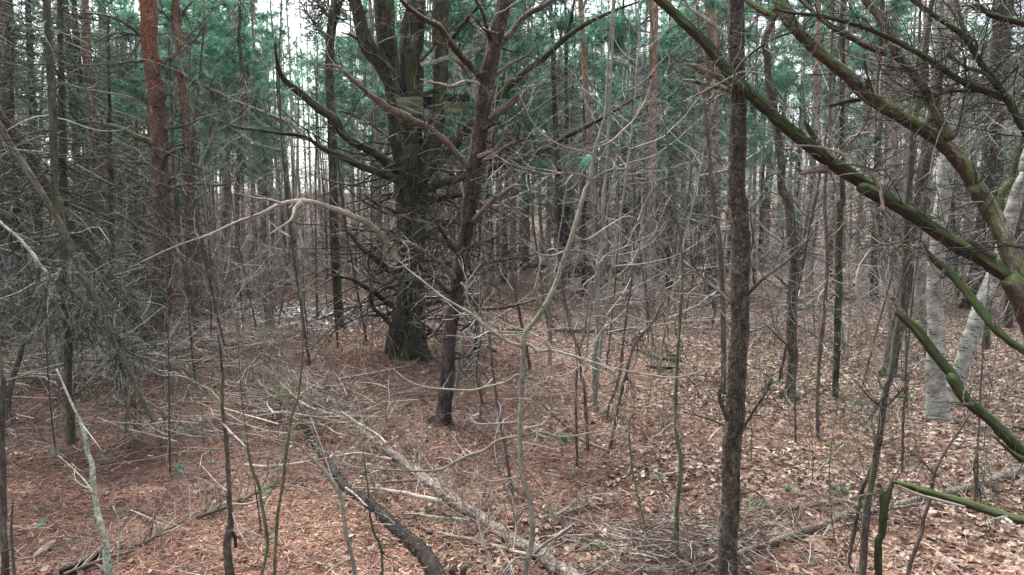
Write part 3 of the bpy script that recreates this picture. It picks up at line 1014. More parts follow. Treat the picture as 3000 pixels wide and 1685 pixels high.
T("sapling", "dark forked stem right of the slender pink-barked pine", "sapling", M['sapdark'],
  "A1420,420,14 1400,650,18 1360,1000,24 D1370,50,26 1400,250,32 1440,450,34 1480,600,36 1490,750,38 1500,900,40", sides=8, step=.08, ext=1, tw=(100, .8, 160, .4), twmat='t_mid')
T("grey_tree", "upright grey deciduous trunk forking high, left of the platform tree", "tree", M['moss'],
  "A2370,-10,60 2350,150,66 2330,350,60 2330,600,60 2345,900,60 2350,1200,60 D2360,100,55 2370,400,56 2385,700,58 2400,980,66", sides=16, step=.1, brk='ridge', amp=.1, cell=.06, ext=3, flare=.2,
  limbs=[("A2330,120,30 2270,60,24 2230,-30,18", 0, .5), ("A2360,150,30 2400,60,24 2430,-40,18", 0, -.5), ("A2320,260,16 2230,180,12 2100,-20,8", 0, 1)], tw=(170, 1.2, 420, .6, .04), twmat='t_dark')
T("grey_stump", "grey-green broken stump wrapped in upright thin shoots by the wet hollow", "stump", M['sap'],
  "D1850,570,40 1880,750,60 1900,900,64 1905,1010,76", sides=14, step=.06, brk='ridge', cell=.05, tw=(90, 1.4, 120, .5, .10, .16, (10, 60)), twmat='t_mid',
  limbs=[("D1870,880,12 1830,650,9 1760,500,5", -.1, -.3), ("D1890,900,12 1960,700,9 2020,500,5", -.1, -.3), ("D1910,980,10 1930,800,8 1920,560,5", -.2, -.2), ("D1860,900,10 1700,500,7 1600,380,4", 0, .3)])

# --- the platform tree
t, C_, paths = T("platform_tree", "huge mossy multi-stemmed tree holding the wooden platform", "tree", M['moss'],
  "B480,1050,215 490,1160,235 495,1260,232 500,1360,225 E505,60,215 500,220,196 495,400,184 490,600,182 485,800,196 478,1000,222 470,1100,245 470,1165,270",
  sides=56, step=.045, brk='ridge', amp=.20, cell=.075, ext=0, flare=.45, limbmat='moss', lsides=9,
  stems=[("B430,1150,120 400,1000,116 375,800,96 350,600,104 300,480,112 240,400,108 190,330,108 150,230,96 130,150,88 95,0,84 80,-60,80", -.1, -.5),
         ("B360,620,100 345,480,110 310,300,106 285,100,98 280,-40,92", -.1, .1), ("B385,560,60 360,300,56 345,0,52 345,-40,50", -.25, -.3),
         ("B480,1120,180 480,900,170 485,650,174 500,350,170 515,150,150 530,-40,120", .15, .5), ("B590,1180,140 640,1000,130 690,720,104 705,450,100 705,150,106 715,-40,110", .0, .1)],
  limbs=[("B560,1310,66 640,1190,72 720,1110,72 850,960,80 950,850,70 1070,740,58 1200,590,52 1350,470,48 1480,360,44 1610,250,38 1760,150,28 1920,80,20 2110,10,10", -.3, -2.2),
         ("B1600,255,34 1620,150,28 1640,40,18 1650,-40,12", -1.5, -1.7), ("B580,1340,60 700,1300,54 800,1270,50 920,1235,46 1050,1190,44 1300,1110,42 1480,1030,40 1640,940,36 1820,850,28 2000,740,20 2150,660,10", -.3, -1.9),
         ("B460,1300,70 380,1260,56 300,1235,50 150,1180,46 0,1110,42 A2250,1030,30 2150,970,24 1900,930,20 1700,905,16 1550,860,8", -.3, -1.8),
         ("B400,1215,70 330,1150,60 250,1095,56 110,1020,56 0,940,54 A2360,840,58 2240,755,58 2120,660,50 2000,550,40 1960,440,24 1940,300,12", -.2, -1.5),
         ("E380,600,60 330,580,50 250,510,40 150,430,36 80,350,26 30,305,12", -.3, -1.0), ("E400,510,60 370,480,50 300,350,40 230,285,38 150,225,38 40,185,40 D2380,155,40 2250,110,32 2120,95,32 1990,110,27 1850,180,22 1680,240,17 1450,340,13 1250,410,10 1050,500,7 900,575,4", -.3, -3.2, 'dead'),
         ("E380,850,50 300,790,36 200,720,34 100,660,28 50,640,24 D2300,610,10", -.3, -1.2), ("E370,980,36 300,920,30 220,830,28 205,700,14", -.3, -.9),
         ("E590,590,50 680,560,40 780,525,26", -.1, -.6), ("E580,840,40 660,810,32 740,780,24", -.1, -.7), ("E590,360,50 650,310,40 740,250,38 850,215,30 980,130,18", -.1, -.9),
         ("E600,90,40 720,70,36 850,50,28 960,20,20", -.2, -1), ("E580,1060,26 640,1020,24 720,1010,20 830,1000,12", -.4, -1.2), ("E440,210,30 330,150,24 230,100,18 150,40,8", -.6, -1.3),
         ("E380,330,30 280,290,26 150,300,20 0,270,12", .2, .8), ("B370,1000,34 250,900,30 100,820,24 0,780,14", .1, 1), ("D2130,100,30 2080,150,26 2070,210,22 2000,270,16 1900,330,6", -2, -2.6, 'dead'),
         ("D1985,112,18 1900,85,16 1820,75,14 1730,55,10 1650,30,4", -2.5, -3, 'dead'), ("B740,330,34 860,170,28 980,30,18", .1, -.8), ("B560,430,24 660,330,20 800,180,14 880,60,8", .1, .6),
         ("B180,330,26 90,260,18 0,230,10", -.4, -1.2), ("E430,740,36 320,690,26 200,640,18 130,560,8", .2, .9)],
  tw=(760, 1.5, 2100, .75, .01, .16), twmat='t_dark', whorl=(95, 3.0, -.015, .6, 7.0))
pt_y = t['_y']

# --- pine in front of it
T("pine_tree", "dark rough-barked pine leaning right, standing in front of the platform tree", "tree", M['dark'],
  "B1150,-10,96 1110,180,102 1080,350,104 1040,500,110 1010,650,120 1000,800,112 970,1000,110 940,1200,112 930,1350,102 E915,60,108 880,300,100 850,500,96 810,750,96 770,1000,95 755,1200,96 750,1330,98 H740,150,100 725,280,104 708,385,128",
  sides=44, step=.022, brk='plate', amp=.22, cell=.04, ext=2.5, flare=.25, limbmat='dark', lsides=8,
  limbs=[("B960,520,54 820,360,52 740,250,48 680,180,44 560,120,36 450,30,30 400,-30,24", 0, -1.2, 'limb'), ("B910,545,28 830,440,28 760,395,14", -.1, -.5, 'deadbrown'),
         ("B890,1185,48 780,1040,46 650,930,46 450,820,44 300,740,40 170,640,36 80,560,32 0,490,28 A2340,455,12", -.1, -1.5, 'deadbrown'),
         ("B1085,340,50 1180,250,46 1290,120,40 1400,60,34 1510,-10,28", 0, .8), ("B1010,920,34 1060,880,30 1125,870,22", -.1, -.3), ("B1050,850,54 1180,740,48 1250,680,44 1305,645,22", -.1, -.3, 'deadbrown'),
         ("E800,640,34 750,590,34 700,530,32 600,460,30 500,400,28 370,360,12", -.1, -1.1, 'deadbrown'), ("E760,745,34 650,640,30 560,610,26 490,600,10", -.1, -.8), ("E840,480,30 790,430,30 700,290,28 640,200,12", -.1, -.7),
         ("E870,650,26 1000,550,24 1160,510,20 1390,470,8", -.1, -.9), ("E860,485,22 940,400,20 1050,370,16 1170,310,6", -.1, -.7), ("E930,240,44 1040,120,40 1120,60,34 1210,-10,28 B1260,1310,10", -.1, -.8, 'deadbrown'),
         ("B970,1110,40 1080,1060,36 1130,1010,34 1165,910,26", -.1, -.3, 'deadbrown'), ("B1000,1145,36 1100,1080,34 1180,1030,30 1310,980,16", -.1, -.5, 'deadbrown'), ("B1070,560,30 1180,460,24 1330,380,16 1450,230,6", 0, .6),
         ("B1060,330,30 1000,100,24 940,-20,18", 0, -.5), ("E740,900,24 680,1000,22 600,1060,18 550,900,8", -.1, -.5), ("E800,880,20 900,870,18 1150,850,14 1400,790,6", -.1, -.9),
         ("B970,590,22 880,570,20 780,605,18 690,590,14 560,560,8", -.2, -1, 'dead'), ("E840,1010,16 900,970,14 1000,940,8", -.1, -.5), ("B1080,250,20 1010,210,16 960,150,10", -.1, -.3), ("E870,30,30 850,-30,24 B870,1400,16", -.1, -.2, 'deadbrown')],
  tw=(420, .8, 1300, .42, .0, .24), twmat='t_dark', whorl=(14, .7, .0, .8, 5))

# --- right: rough-barked straight pine
T("pine_tree", "straight scaly-barked pine trunk running full height right of centre", "tree", M['scaly'],
  "C378,-10,108 380,300,106 385,600,106 395,800,108 380,1100,116 385,1400,122 F400,100,128 410,400,126 405,700,126 400,1000,126 390,1300,128 I385,100,126 370,300,132 345,600,130 335,900,130 325,1200,130 315,1447,140 313,1520,156",
  sides=54, step=.011, brk='plate', amp=.30, cell=.022, ext=3, flare=.1, limbmat='sapdark', lsides=8,
  limbs=[("F460,750,26 500,710,24 600,620,22 680,560,20 820,440,16 960,270,6", -.05, -.3), ("F350,815,24 300,770,24 230,710,22 100,600,18 0,510,10", -.05, .5), ("F350,255,14 270,220,13 200,205,12 0,175,5", 0, .3),
         ("I425,410,26 450,370,24 520,260,22 590,150,20 630,60,26", -.05, -.4), ("I315,340,36 290,290,34 265,220,32 262,130,16", -.05, -.2), ("F445,540,14 480,450,13 495,350,12 480,220,10 490,80,5", -.1, -.2),
         ("C340,290,34 270,210,32 200,160,30 100,90,26 0,20,20", 0, .6), ("C435,230,22 520,130,18 560,-10,12", 0, .3), ("I290,390,14 200,350,12 100,320,10 0,290,5", -.05, -.2), ("I420,440,10 520,340,8 640,220,4", -.05, .2),
         ("F470,1020,12 560,990,10 700,920,5", 0, .3), ("I280,400,16 220,450,16 180,500,10", -.05, -.3, 'dead'), ("I410,820,8 480,850,8 560,900,6 620,1000,3", -.05, -.3), ("F470,160,16 530,90,20 570,0,16 C600,1340,14", .2, .5)],
  tw=(90, .5, 180, .28), twmat='t_dark')
tree9y = LAND[-1][1]

# --- light foreground sapling
T("sapling", "pale grey-green foreground sapling with long wavy side branches, bottom centre", "sapling", M['sap'],
  "B1925,-40,9 1910,100,10 1880,500,12 1860,820,15 1790,1060,20 1750,1300,26 E1730,0,28 1670,200,31 1610,400,33 1550,580,35 1490,740,38 1400,900,38 1300,1030,33 1287,1150,33 1280,1330,34 H1275,100,36 1265,350,36 1260,550,36 1280,750,39 1330,900,40 1350,1100,40 1345,1220,42 1320,1320,46 1300,1447,44 1290,1520,48",
  sides=16, step=.018, brk='smooth', amp=.10, lsides=7, limbmat='sap', wob=.03,
  limbs=[("E1278,1120,26 1220,1105,25 1100,1040,25 1000,960,24 920,890,22 820,835,19 700,760,17 550,640,14 440,550,11 375,485,4", 0, .5), ("E910,887,15 905,830,14 880,750,13 885,660,11 860,580,8 825,500,4", .25, .2),
         ("E888,660,9 930,610,7 980,535,3", .2, .3), ("E1300,1105,25 1340,1115,24 1390,1155,23 1480,1150,22 1550,1165,22 1650,1190,21 1730,1220,20 1900,1270,18 2100,1310,15 2300,1340,12 2412,1335,11 F150,1285,8 300,1175,4", 0, -.4),
         ("E1735,1225,12 1690,1250,12 1650,1290,11 1540,1335,10 1480,1320,8 1420,1285,4", -.2, -.4), ("E1475,1148,12 1480,1120,11 1430,1070,10 1300,1010,10 1160,960,9 1060,880,4", -.1, .4),
         ("H1258,470,24 1200,475,23 1100,500,23 1000,570,21 900,600,20 800,650,19 700,700,18 500,712,16 300,700,14 100,685,11 0,660,9 G2340,645,4", 0, .5), ("H800,655,12 850,710,12 970,740,12 1060,785,12 1160,770,12 1265,752,14", .2, 0),
         ("H805,650,9 760,600,9 725,500,8 710,420,3", .2, .3), ("H1275,465,20 1390,435,18 1460,445,17 1530,470,16 1700,455,14 1790,435,12 1960,425,4", 0, -.3), ("H1785,437,8 1700,350,7 1665,240,6 1660,190,3", -.25, -.3),
         ("H1265,425,18 1350,400,16 1420,385,15 1465,330,14 1480,290,13 1480,180,11 1400,120,10 1360,90,9 1290,85,10", 0, -.1), ("H1262,360,14 1330,310,12 1380,250,11 1420,150,5", 0, -.3), ("H1255,367,13 1180,370,12 1100,375,11 970,380,10 900,340,7 880,325,3", 0, .3),
         ("E1262,1335,16 1245,1320,16 1180,1365,16 1100,1390,16 1000,1415,16 900,1432,15 640,1415,13 500,1380,11 400,1310,8 345,1250,3", 0, .5), ("E1275,1360,12 1320,1370,11 1380,1400,9 1440,1447,6", 0, -.2),
         ("H1325,1320,26 1380,1275,28 1450,1220,26 1560,1150,22 1640,1085,10", 0, .4, 'deadbrown'), ("H1315,1335,18 1260,1325,17 1220,1340,16 1180,1380,14 1130,1447,12", 0, -.2), ("H1330,1300,18 1420,1310,14 1490,1210,8", 0, -.2),
         ("E1600,445,14 1560,455,14 1490,478,13 1400,470,12 1320,410,10 1230,330,4", 0, -.4), ("E1600,447,14 1650,442,14 1700,450,13 1760,470,12 1825,492,8", 0, .3), ("E1650,345,13 1700,365,12 1740,365,12 1800,330,11 1900,260,9 2000,200,7 2100,130,3", 0, .4),
         ("B1755,1275,13 1720,1245,12 1650,1225,11 1560,1225,10 1450,1230,10 1350,1205,9 1250,1180,8 1150,1130,3", 0, -.5), ("B1765,1275,12 1830,1230,11 1900,1200,10 2100,1190,8 2250,1190,7 2412,1185,4", 0, .4),
         ("B1775,1090,16 1700,1070,15 1580,1040,14 1500,1000,13 1430,950,12 1370,890,11 1330,830,10 1290,740,8 1260,680,4", 0, -.4, 'dead'), ("B1830,1035,14 1870,1020,14 1920,990,13 2000,910,12 2070,840,10 2150,700,7 2190,560,3", 0, .3, 'dead'),
         ("E1425,860,12 1405,800,11 1370,720,10 1385,680,8 1405,630,4", 0, -.2), ("E1810,545,12 1840,510,11 1880,470,10 2000,420,8 2150,350,7 2260,290,3", .1, .5)],
  tw=(230, .4, 260, .2, .02, .25), twmat='t_pale')

# --- centre-right thin stems
def stem(label, mat, s, tw=(26, .6, 30, .3), twmat='t_mid', ext=0., sides=8, step=.04, limbs=(), depth=None, **kw):
    return T("sapling", label, "sapling", M[mat], s, depth, sides=sides, step=step, ext=ext, tw=tw, twmat=twmat, limbs=limbs, **kw)


stem("pale grey straight sapling standing right behind the foreground sapling's bend", 'sap', "B1875,1150,20 1850,1400,24 E1850,350,28 1815,560,34 1810,800,35 1803,1100,36 1790,1400,36 H1795,180,36 1797,300,40", ext=2, tw=(50, .7, 80, .4))
stem("short grey dead stem ending on the needle carpet left of the pale straight sapling", 'sap', "E1400,370,12 1460,500,24 1480,640,28 1470,800,28 1475,1000,30 1478,1130,30 1470,1255,28", tw=(30, .6, 40, .3))
stem("dark forked shoot right of the short grey dead stem", 'sapred', "E1560,700,12 1590,830,18 1620,1000,22 1680,1150,24 1700,1350,24 H1715,100,24 1730,330,24 1745,570,26", limbs=[("E1690,1130,16 1730,950,12 1750,700,6", 0, .3)])
stem("slim vertical grey stem just left of the dark forked shoot's foot", 'sapdark', "E1670,1280,14 H1665,0,18 1658,200,20 1662,450,20 1668,690,22", limbs=[("E1670,1290,10 1640,1000,7 1590,800,4", 0, .3)])
stem("dark reddish stem leaning right and forking at its top", 'sapred', "E2290,790,8 2250,850,16 2200,950,20 2090,1080,22 2040,1200,22 2010,1330,24 H2000,70,24 1960,250,24 1920,450,24 1890,560,26", tw=(36, .6, 40, .3))
stem("thin dark stem leaning beside the reddish leaning stem", 'sapred', "E2060,550,10 2045,700,16 2010,950,18 1985,1150,20 1970,1300,20 H1940,130,22 1890,260,22 1870,355,24")
stem("bent dark sapling rising from right of the leaning pine's foot", 'sapred', "E1020,850,12 1040,1000,20 1060,1200,22 H1080,80,22 1110,280,24 1145,470,24 1180,680,24 1200,800,24 1230,925,26")
stem("thin zigzag dark stem close right of the leaning pine's foot", 'sapdark', "E1015,960,12 990,1060,16 965,1200,16 H960,60,17 990,200,17 985,300,17 965,360,18")
stem("dark upright pole behind the leaning pine, right side", 'moss', "B1040,1230,22 1030,1400,26 E1000,150,28 985,350,30 980,650,30 965,950,32 945,1180,34", ext=2, tw=(60, .8, 100, .4))
stem("grey thin pole half hidden at the right flank of the leaning pine", 'sap', "E880,800,20 870,950,26 850,1100,28 825,1300,26 H815,120,26 812,250,20", tw=(10, .4, 10, .2))
stem("smooth brown-grey pole touching the scaly pine's left side", 'sapred', "C155,700,18 180,1000,26 205,1300,30 F225,150,32 255,350,34 275,600,36 285,900,38 290,1200,38 I288,80,38 285,160,42", ext=2, tw=(50, .7, 60, .4))
stem("long straight olive pole left of the scaly pine", 'sapgreen', "B2290,900,8 2330,1300,12 E2400,400,14 2408,650,18 2395,900,22 2375,1200,24 H2368,50,26 2362,300,28 2375,500,30 2400,650,32 2385,850,32 2370,1000,32 2372,1320,36", tw=(50, .7, 60, .35), ext=1)
stem("green twiggy shoot with a knotted top, left of the olive pole", 'sapgreen', "H2075,290,10 2040,340,16 2030,400,15 2050,650,15 2075,800,16 2110,950,16 2140,1080,14 2190,1200,12", limbs=[("H2035,360,8 2000,310,6 1970,270,3", 0, .1), ("H2035,400,6 2010,500,4 1995,530,3", 0, -.1)], tw=(22, .35, 20, .2), twmat='t_green')

T("dark_tree", "dark bent trunk with mossy green foot right of the scaly pine", "tree", M['scaly'],
  "C650,60,34 630,160,44 580,290,48 600,430,48 605,600,46 640,750,50 690,1100,52 F700,0,54 740,80,62 770,300,70 788,500,66 780,700,70 770,950,70 775,1200,70 I770,40,72 765,120,74 765,205,88",
  sides=22, step=.04, brk='plate', amp=.2, cell=.03, ext=2, flare=.3, limbmat='sapdark', limbs=[("F755,440,20 680,370,18 600,310,16 490,190,6", 0, .4, 'deadbrown'), ("F735,1110,14 660,1040,14 580,960,5", 0, -.3), ("F740,700,16 690,650,14 640,610,6", 0, -.2)],
  tw=(130, .6, 260, .35), twmat='t_mid', whorl=(14, .7, 0, .5, 4))
stem("greenish knotted pole right of the bent trunk", 'moss', "C1130,-10,30 1130,400,32 1122,900,34 1130,1447,36 F1112,80,46 1110,300,46 1100,500,46 1105,650,48 1098,800,50 1092,1100,46 I1080,80,44 1078,195,46", sides=14, ext=2, tw=(60, .8, 110, .4))
stem("slim brown stem between the bent trunk and the greenish pole", 'sapred', "C1045,500,16 1040,900,18 F1005,50,24 1015,300,26 1022,520,28 1010,750,28 1000,900,30 970,1150,30 I957,100,26 953,300,26 958,485,26", ext=2, tw=(60, .7, 90, .35))
stem("bare white vine-like stem arching between the greenish pole and birches", 'dead', "F1340,420,7 1290,490,14 1255,550,18 1235,620,20 1232,720,20 1250,820,20 1300,950,22 1335,1080,22 1360,1230,22 1380,1340,20 1410,1425,16", depth=6.0, tw=(6, .3, 4, .2), wob=.02)
stem("pale twig pole hanging upright among the limbs at upper right", 'dead', "C1380,760,20 1400,690,26 1395,800,22 1380,950,14", depth=5.0, tw=None)
T("sapling", "grey-green slanting sapling in front of the birches", "sapling", M['sapdark'],
  "C1765,-10,34 1740,100,40 1715,350,44 1690,600,48 1640,850,48 1610,1200,42 F1592,80,46 1575,480,46 1552,800,42 1500,1100,42 1465,1350,44 I1440,100,44 1400,400,44 1370,600,46 1335,800,46 1300,1000,52 1275,1350,52 1268,1530,56",
  sides=14, step=.025, ext=2, limbs=[("I1430,270,18 1380,240,16 1320,190,12 1220,70,4", 0, -.2, 'sapred'), ("I1430,270,18 1520,170,16 1590,90,12 1600,20,5", 0, -.1, 'sapred'), ("F1575,490,14 1480,400,13 1350,310,12 1210,120,6", 0, .3),
  ("I1350,640,26 1310,740,28 1270,850,28 1240,1000,28 1210,1150,30 1180,1300,28 1160,1447,26", 0, .3, 'sapred'), ("I1350,620,16 1370,480,12 1420,300,6", 0, -.1)], tw=(110, .5, 220, .3), twmat='t_dark')
T("leaning_tree", "dark tilted pine trunk behind the grey-green slanting sapling", "tree", M['dark'],
  "C1740,950,70 1700,1250,76 F1640,100,80 1600,420,84 1570,700,88 1530,950,90 1480,1180,86 1450,1330,100", sides=24, step=.05, brk='plate', amp=.2, cell=.05, flare=.2, ext=1.5, tw=(100, .7, 200, .4), whorl=(12, 1, 0, .6, 4))
t9 = T("birch_tree", "front birch with white bark, standing upright between its two neighbours", "tree", M['birch'],
  "C1905,-10,92 1900,250,94 1900,500,96 1888,900,96 1860,1250,96 F1848,50,96 1812,260,96 1792,500,98 1782,800,106 1790,1100,110 I1790,80,130 1795,220,140 1800,340,165", sides=30, step=.05, brk='smooth', amp=.07, ext=3, flare=.35, whorl=(10, .8, .1, 1, 5), limbmat='sapdark', tw=(60, .6, 120, .3), twmat='t_dark')
T("birch_tree", "left birch with peeling greenish-white bark behind the front birch", "tree", M['birch'],
  "C1830,-10,78 1812,300,82 1795,600,88 1735,1100,92 1705,1400,98 F1690,150,92 1680,400,92 1690,700,92 1712,900,86 1740,1100,86 1790,1330,90", sides=24, step=.06, brk='smooth', amp=.07, ext=3, whorl=(10, .8, .1, 1, 5), limbmat='sapdark', tw=(60, .6, 120, .3), twmat='t_dark')
T("birch_tree", "leaning birch at right that tilts away towards the frame edge", "tree", M['birch'],
  "C2480,1000,86 2440,1200,88 F2370,20,90 2330,180,92 2240,500,94 2150,740,94 2085,900,100 2022,1100,104 1960,1320,106 I1925,110,110 1905,230,130", sides=26, step=.06, brk='smooth', amp=.07, ext=3, flare=.2, tw=(30, .6, 60, .3), twmat='t_dark')
T("dark_tree", "thick dark trunk far right behind the leaning birch", "tree", M['dark'],
  "C2270,-10,122 2250,300,116 2235,600,112 2200,900,108 2180,1300,104 F2160,100,104 2110,500,104 2050,760,106 2025,860,124", sides=24, step=.08, brk='ridge', amp=.12, cell=.08, ext=3, flare=.2, whorl=(60, 2.5, .02, 1.5, 10), tw=(420, 1.2, 1200, .6), twmat='t_dark')
stem("dark green smooth pole near the right edge behind the mossy trunk", 'limbgreen', "C2412,940,24 2370,1060,34 2320,1280,42 F2280,0,44 2240,130,46 2200,400,44 2170,700,44 2150,1000,46 2140,1140,50", sides=12, ext=2, tw=(30, .6, 50, .3))
stem("dark branching shrub stem before the fallen branch, lower right", 'sapred', "I2035,300,12 1960,420,16 1890,520,20 1820,640,24 1780,720,26 1760,840,26 1740,940,28 1700,1050,30 1690,1150,30 1650,1250,30 1600,1400,32 1580,1540,34", tw=(60, .5, 110, .3), twmat='t_dark', step=.03,
     limbs=[("I1770,730,14 1710,660,12 1640,600,10 1560,530,5", 0, -.2), ("I1900,510,12 2010,330,8 2080,180,4", 0, .2)])
stem("thin leaning shoot crossing behind the snapped trunk's foot", 'sapred', "I2090,400,12 2085,560,16 2060,680,18 2070,820,16 2050,1000,14", tw=(20, .4, 30, .25), twmat='t_dark')

# --- right foreground: the fallen pine with its great limbs
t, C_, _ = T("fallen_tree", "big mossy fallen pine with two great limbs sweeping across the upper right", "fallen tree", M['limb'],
  "F2300,640,120 2345,680,150 2395,740,176 2450,860,186 2520,1040,190 2600,1300,195 2700,1700,200", depth=4.3, lean=0, sides=30, step=.022, brk='ridge', amp=.16, cell=.03, limbmat='limb', lsides=9, wob=.02,
  stems=(),
  limbs=())
fp = t
def big_limb(s, d0, d1, mat, sides=22, brk='ridge', amp=.12, cell=.028, twn=(40, .4, 80, .25), twmat='t_dark', parent=None):
    b_ = MB()
    tr_ = trace(s, d0, d1)
    tr_[:, 3] *= .80
    c = b_.tube(tr_, sides, .02, brk, amp, cell, rng.uniform(.4, .6), wob=.03)
    o = b_.build("limb", M[mat], parent or fp)
    return c


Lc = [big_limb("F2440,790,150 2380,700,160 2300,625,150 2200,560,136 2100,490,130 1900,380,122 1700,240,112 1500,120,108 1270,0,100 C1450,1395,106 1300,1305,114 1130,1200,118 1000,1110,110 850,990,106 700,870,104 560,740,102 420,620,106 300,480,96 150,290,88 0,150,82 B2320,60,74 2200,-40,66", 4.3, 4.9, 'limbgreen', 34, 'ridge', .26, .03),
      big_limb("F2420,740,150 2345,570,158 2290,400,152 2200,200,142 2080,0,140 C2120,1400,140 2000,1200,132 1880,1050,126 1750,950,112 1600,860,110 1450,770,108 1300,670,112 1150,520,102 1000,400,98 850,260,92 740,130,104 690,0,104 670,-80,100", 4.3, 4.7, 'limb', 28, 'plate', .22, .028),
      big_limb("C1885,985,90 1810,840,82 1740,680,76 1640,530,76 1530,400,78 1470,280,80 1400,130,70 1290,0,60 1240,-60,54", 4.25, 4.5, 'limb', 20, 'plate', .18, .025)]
for s, d0, d1, mt in [("C370,625,40 250,550,40 170,510,38 110,480,34 60,460,30 15,448,10", 4.78, 4.6, 'deadbrown'), ("C360,650,36 200,600,34 100,580,30 0,570,24", 4.8, 5.0, 'limb'), ("C1010,1195,60 920,1205,44 840,1225,30", 4.6, 4.5, 'deadbrown'),
                      ("C1060,1135,38 970,1040,36 920,960,34 880,890,30 850,840,14", 4.6, 4.75, 'limbgreen'), ("C1250,705,30 1150,720,28 1040,747,20", 4.5, 4.4, 'limbgreen'), ("F1690,350,14 1600,370,14 1450,400,13 1230,408,6", 4.4, 4.5, 'sapdark'),
                      ("C660,130,46 550,70,42 440,-10,38", 4.7, 4.8, 'limb'), ("C1440,375,50 1330,330,48 1250,300,46 1100,210,42 950,110,34 830,-10,28", 4.4, 4.6, 'limb'), ("C1310,620,34 1300,560,26", 4.5, 4.45, 'deadbrown'),
                      ("C1400,690,20 1395,600,16 1420,400,12", 4.5, 4.6, 'dead'), ("C1860,1000,22 1930,960,20 1970,800,18 2000,560,14 2000,420,6", 4.25, 4.2, 'sapdark'), ("F2200,490,44 2110,430,40 2010,360,34", 4.3, 4.2, 'sapdark'),
                      ("C1350,750,20 1340,640,18 1290,470,14 1280,370,6", 4.5, 4.3, 'sapred'), ("C1070,1140,14 1160,1040,12 1280,900,10 1340,740,5", 4.5, 4.4, 'sapdark'), ("C1080,1160,14 1250,1170,14 1380,1205,12 1530,1165,5", 4.5, 4.3, 'sapdark'),
                      ("C1380,935,5 1280,940,11 1170,980,13 1120,1040,9", 4.4, 4.6, 'dead'), ("C1420,1447,20 1370,1270,20 1230,1150,18 1120,1080,16 930,1035,14 720,1030,12", 4.4, 4.5, 'dead'), ("C760,960,10 740,800,10 690,660,8 590,560,5", 4.7, 4.6, 'dead'),
                      ("C600,535,16 500,510,14 420,510,12 330,550,10 0,720,6", 4.6, 4.5, 'dead'), ("F1420,160,20 1400,60,16 1390,-20,10", 4.4, 4.4, 'dead'), ("C780,90,14 800,210,16 650,270,16 530,345,16 440,420,14 370,510,12 350,620,8 300,700,4", 4.4, 4.3, 'limbgreen')]:
    b_ = MB()
    c = b_.tube(trace(s, d0, d1), 9, .02, 'smooth', .16, .03, rng.uniform(.3, .7), wob=.12)
    b_.build("branch", M[mt], fp)
    Lc.append(c)
twig_part("twigs", Lc, M['t_dark'], (280, .7, 640, .4, 0, .22), fp)

t2 = thing("fallen_tree", "dark green fallen limb arching along the right edge above the mossy one", "fallen tree", at(3000, 420, 4.0) - (0, 0, 0))
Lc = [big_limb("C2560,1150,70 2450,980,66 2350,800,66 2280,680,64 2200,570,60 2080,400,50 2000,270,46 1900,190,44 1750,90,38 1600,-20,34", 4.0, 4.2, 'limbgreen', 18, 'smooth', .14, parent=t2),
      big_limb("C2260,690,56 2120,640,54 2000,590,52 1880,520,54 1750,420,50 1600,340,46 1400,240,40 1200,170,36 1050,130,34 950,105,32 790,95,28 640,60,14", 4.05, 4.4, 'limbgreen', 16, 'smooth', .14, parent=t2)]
for s, d0, d1, mt in [("C2120,645,26 1950,640,26 1880,645,24 1770,685,18 1640,690,12 1490,720,6", 4.1, 4.4, 'limbgreen'), ("C2200,600,24 2130,520,26 2000,470,22 1870,380,14", 4.05, 4.1, 'sapdark'), ("C2420,180,44 2300,140,40 2200,110,38 2100,50,30 2050,30,10", 3.9, 4.0, 'limbgreen'),
                      ("C2080,400,24 2070,290,18 2000,250,30 1960,100,24 1930,-20,18", 4.1, 4.2, 'limbgreen'), ("C2420,420,20 2300,540,18 2230,600,14", 3.9, 4.05, 'sapdark'), ("F2420,420,26 2330,410,26 2250,390,14", 3.8, 3.8, 'sapdark'),
                      ("C2420,850,12 2300,800,12 2150,780,9 2000,790,4", 3.9, 4.1, 'sapdark')]:
    b_ = MB()
    c = b_.tube(trace(s, d0, d1), 9, .02, 'smooth', .16, .03, rng.uniform(.3, .7), wob=.12)
    b_.build("branch", M[mt], t2)
    Lc.append(c)
twig_part("twigs", Lc, M['t_dark'], (240, .7, 560, .4, 0, .22), t2)

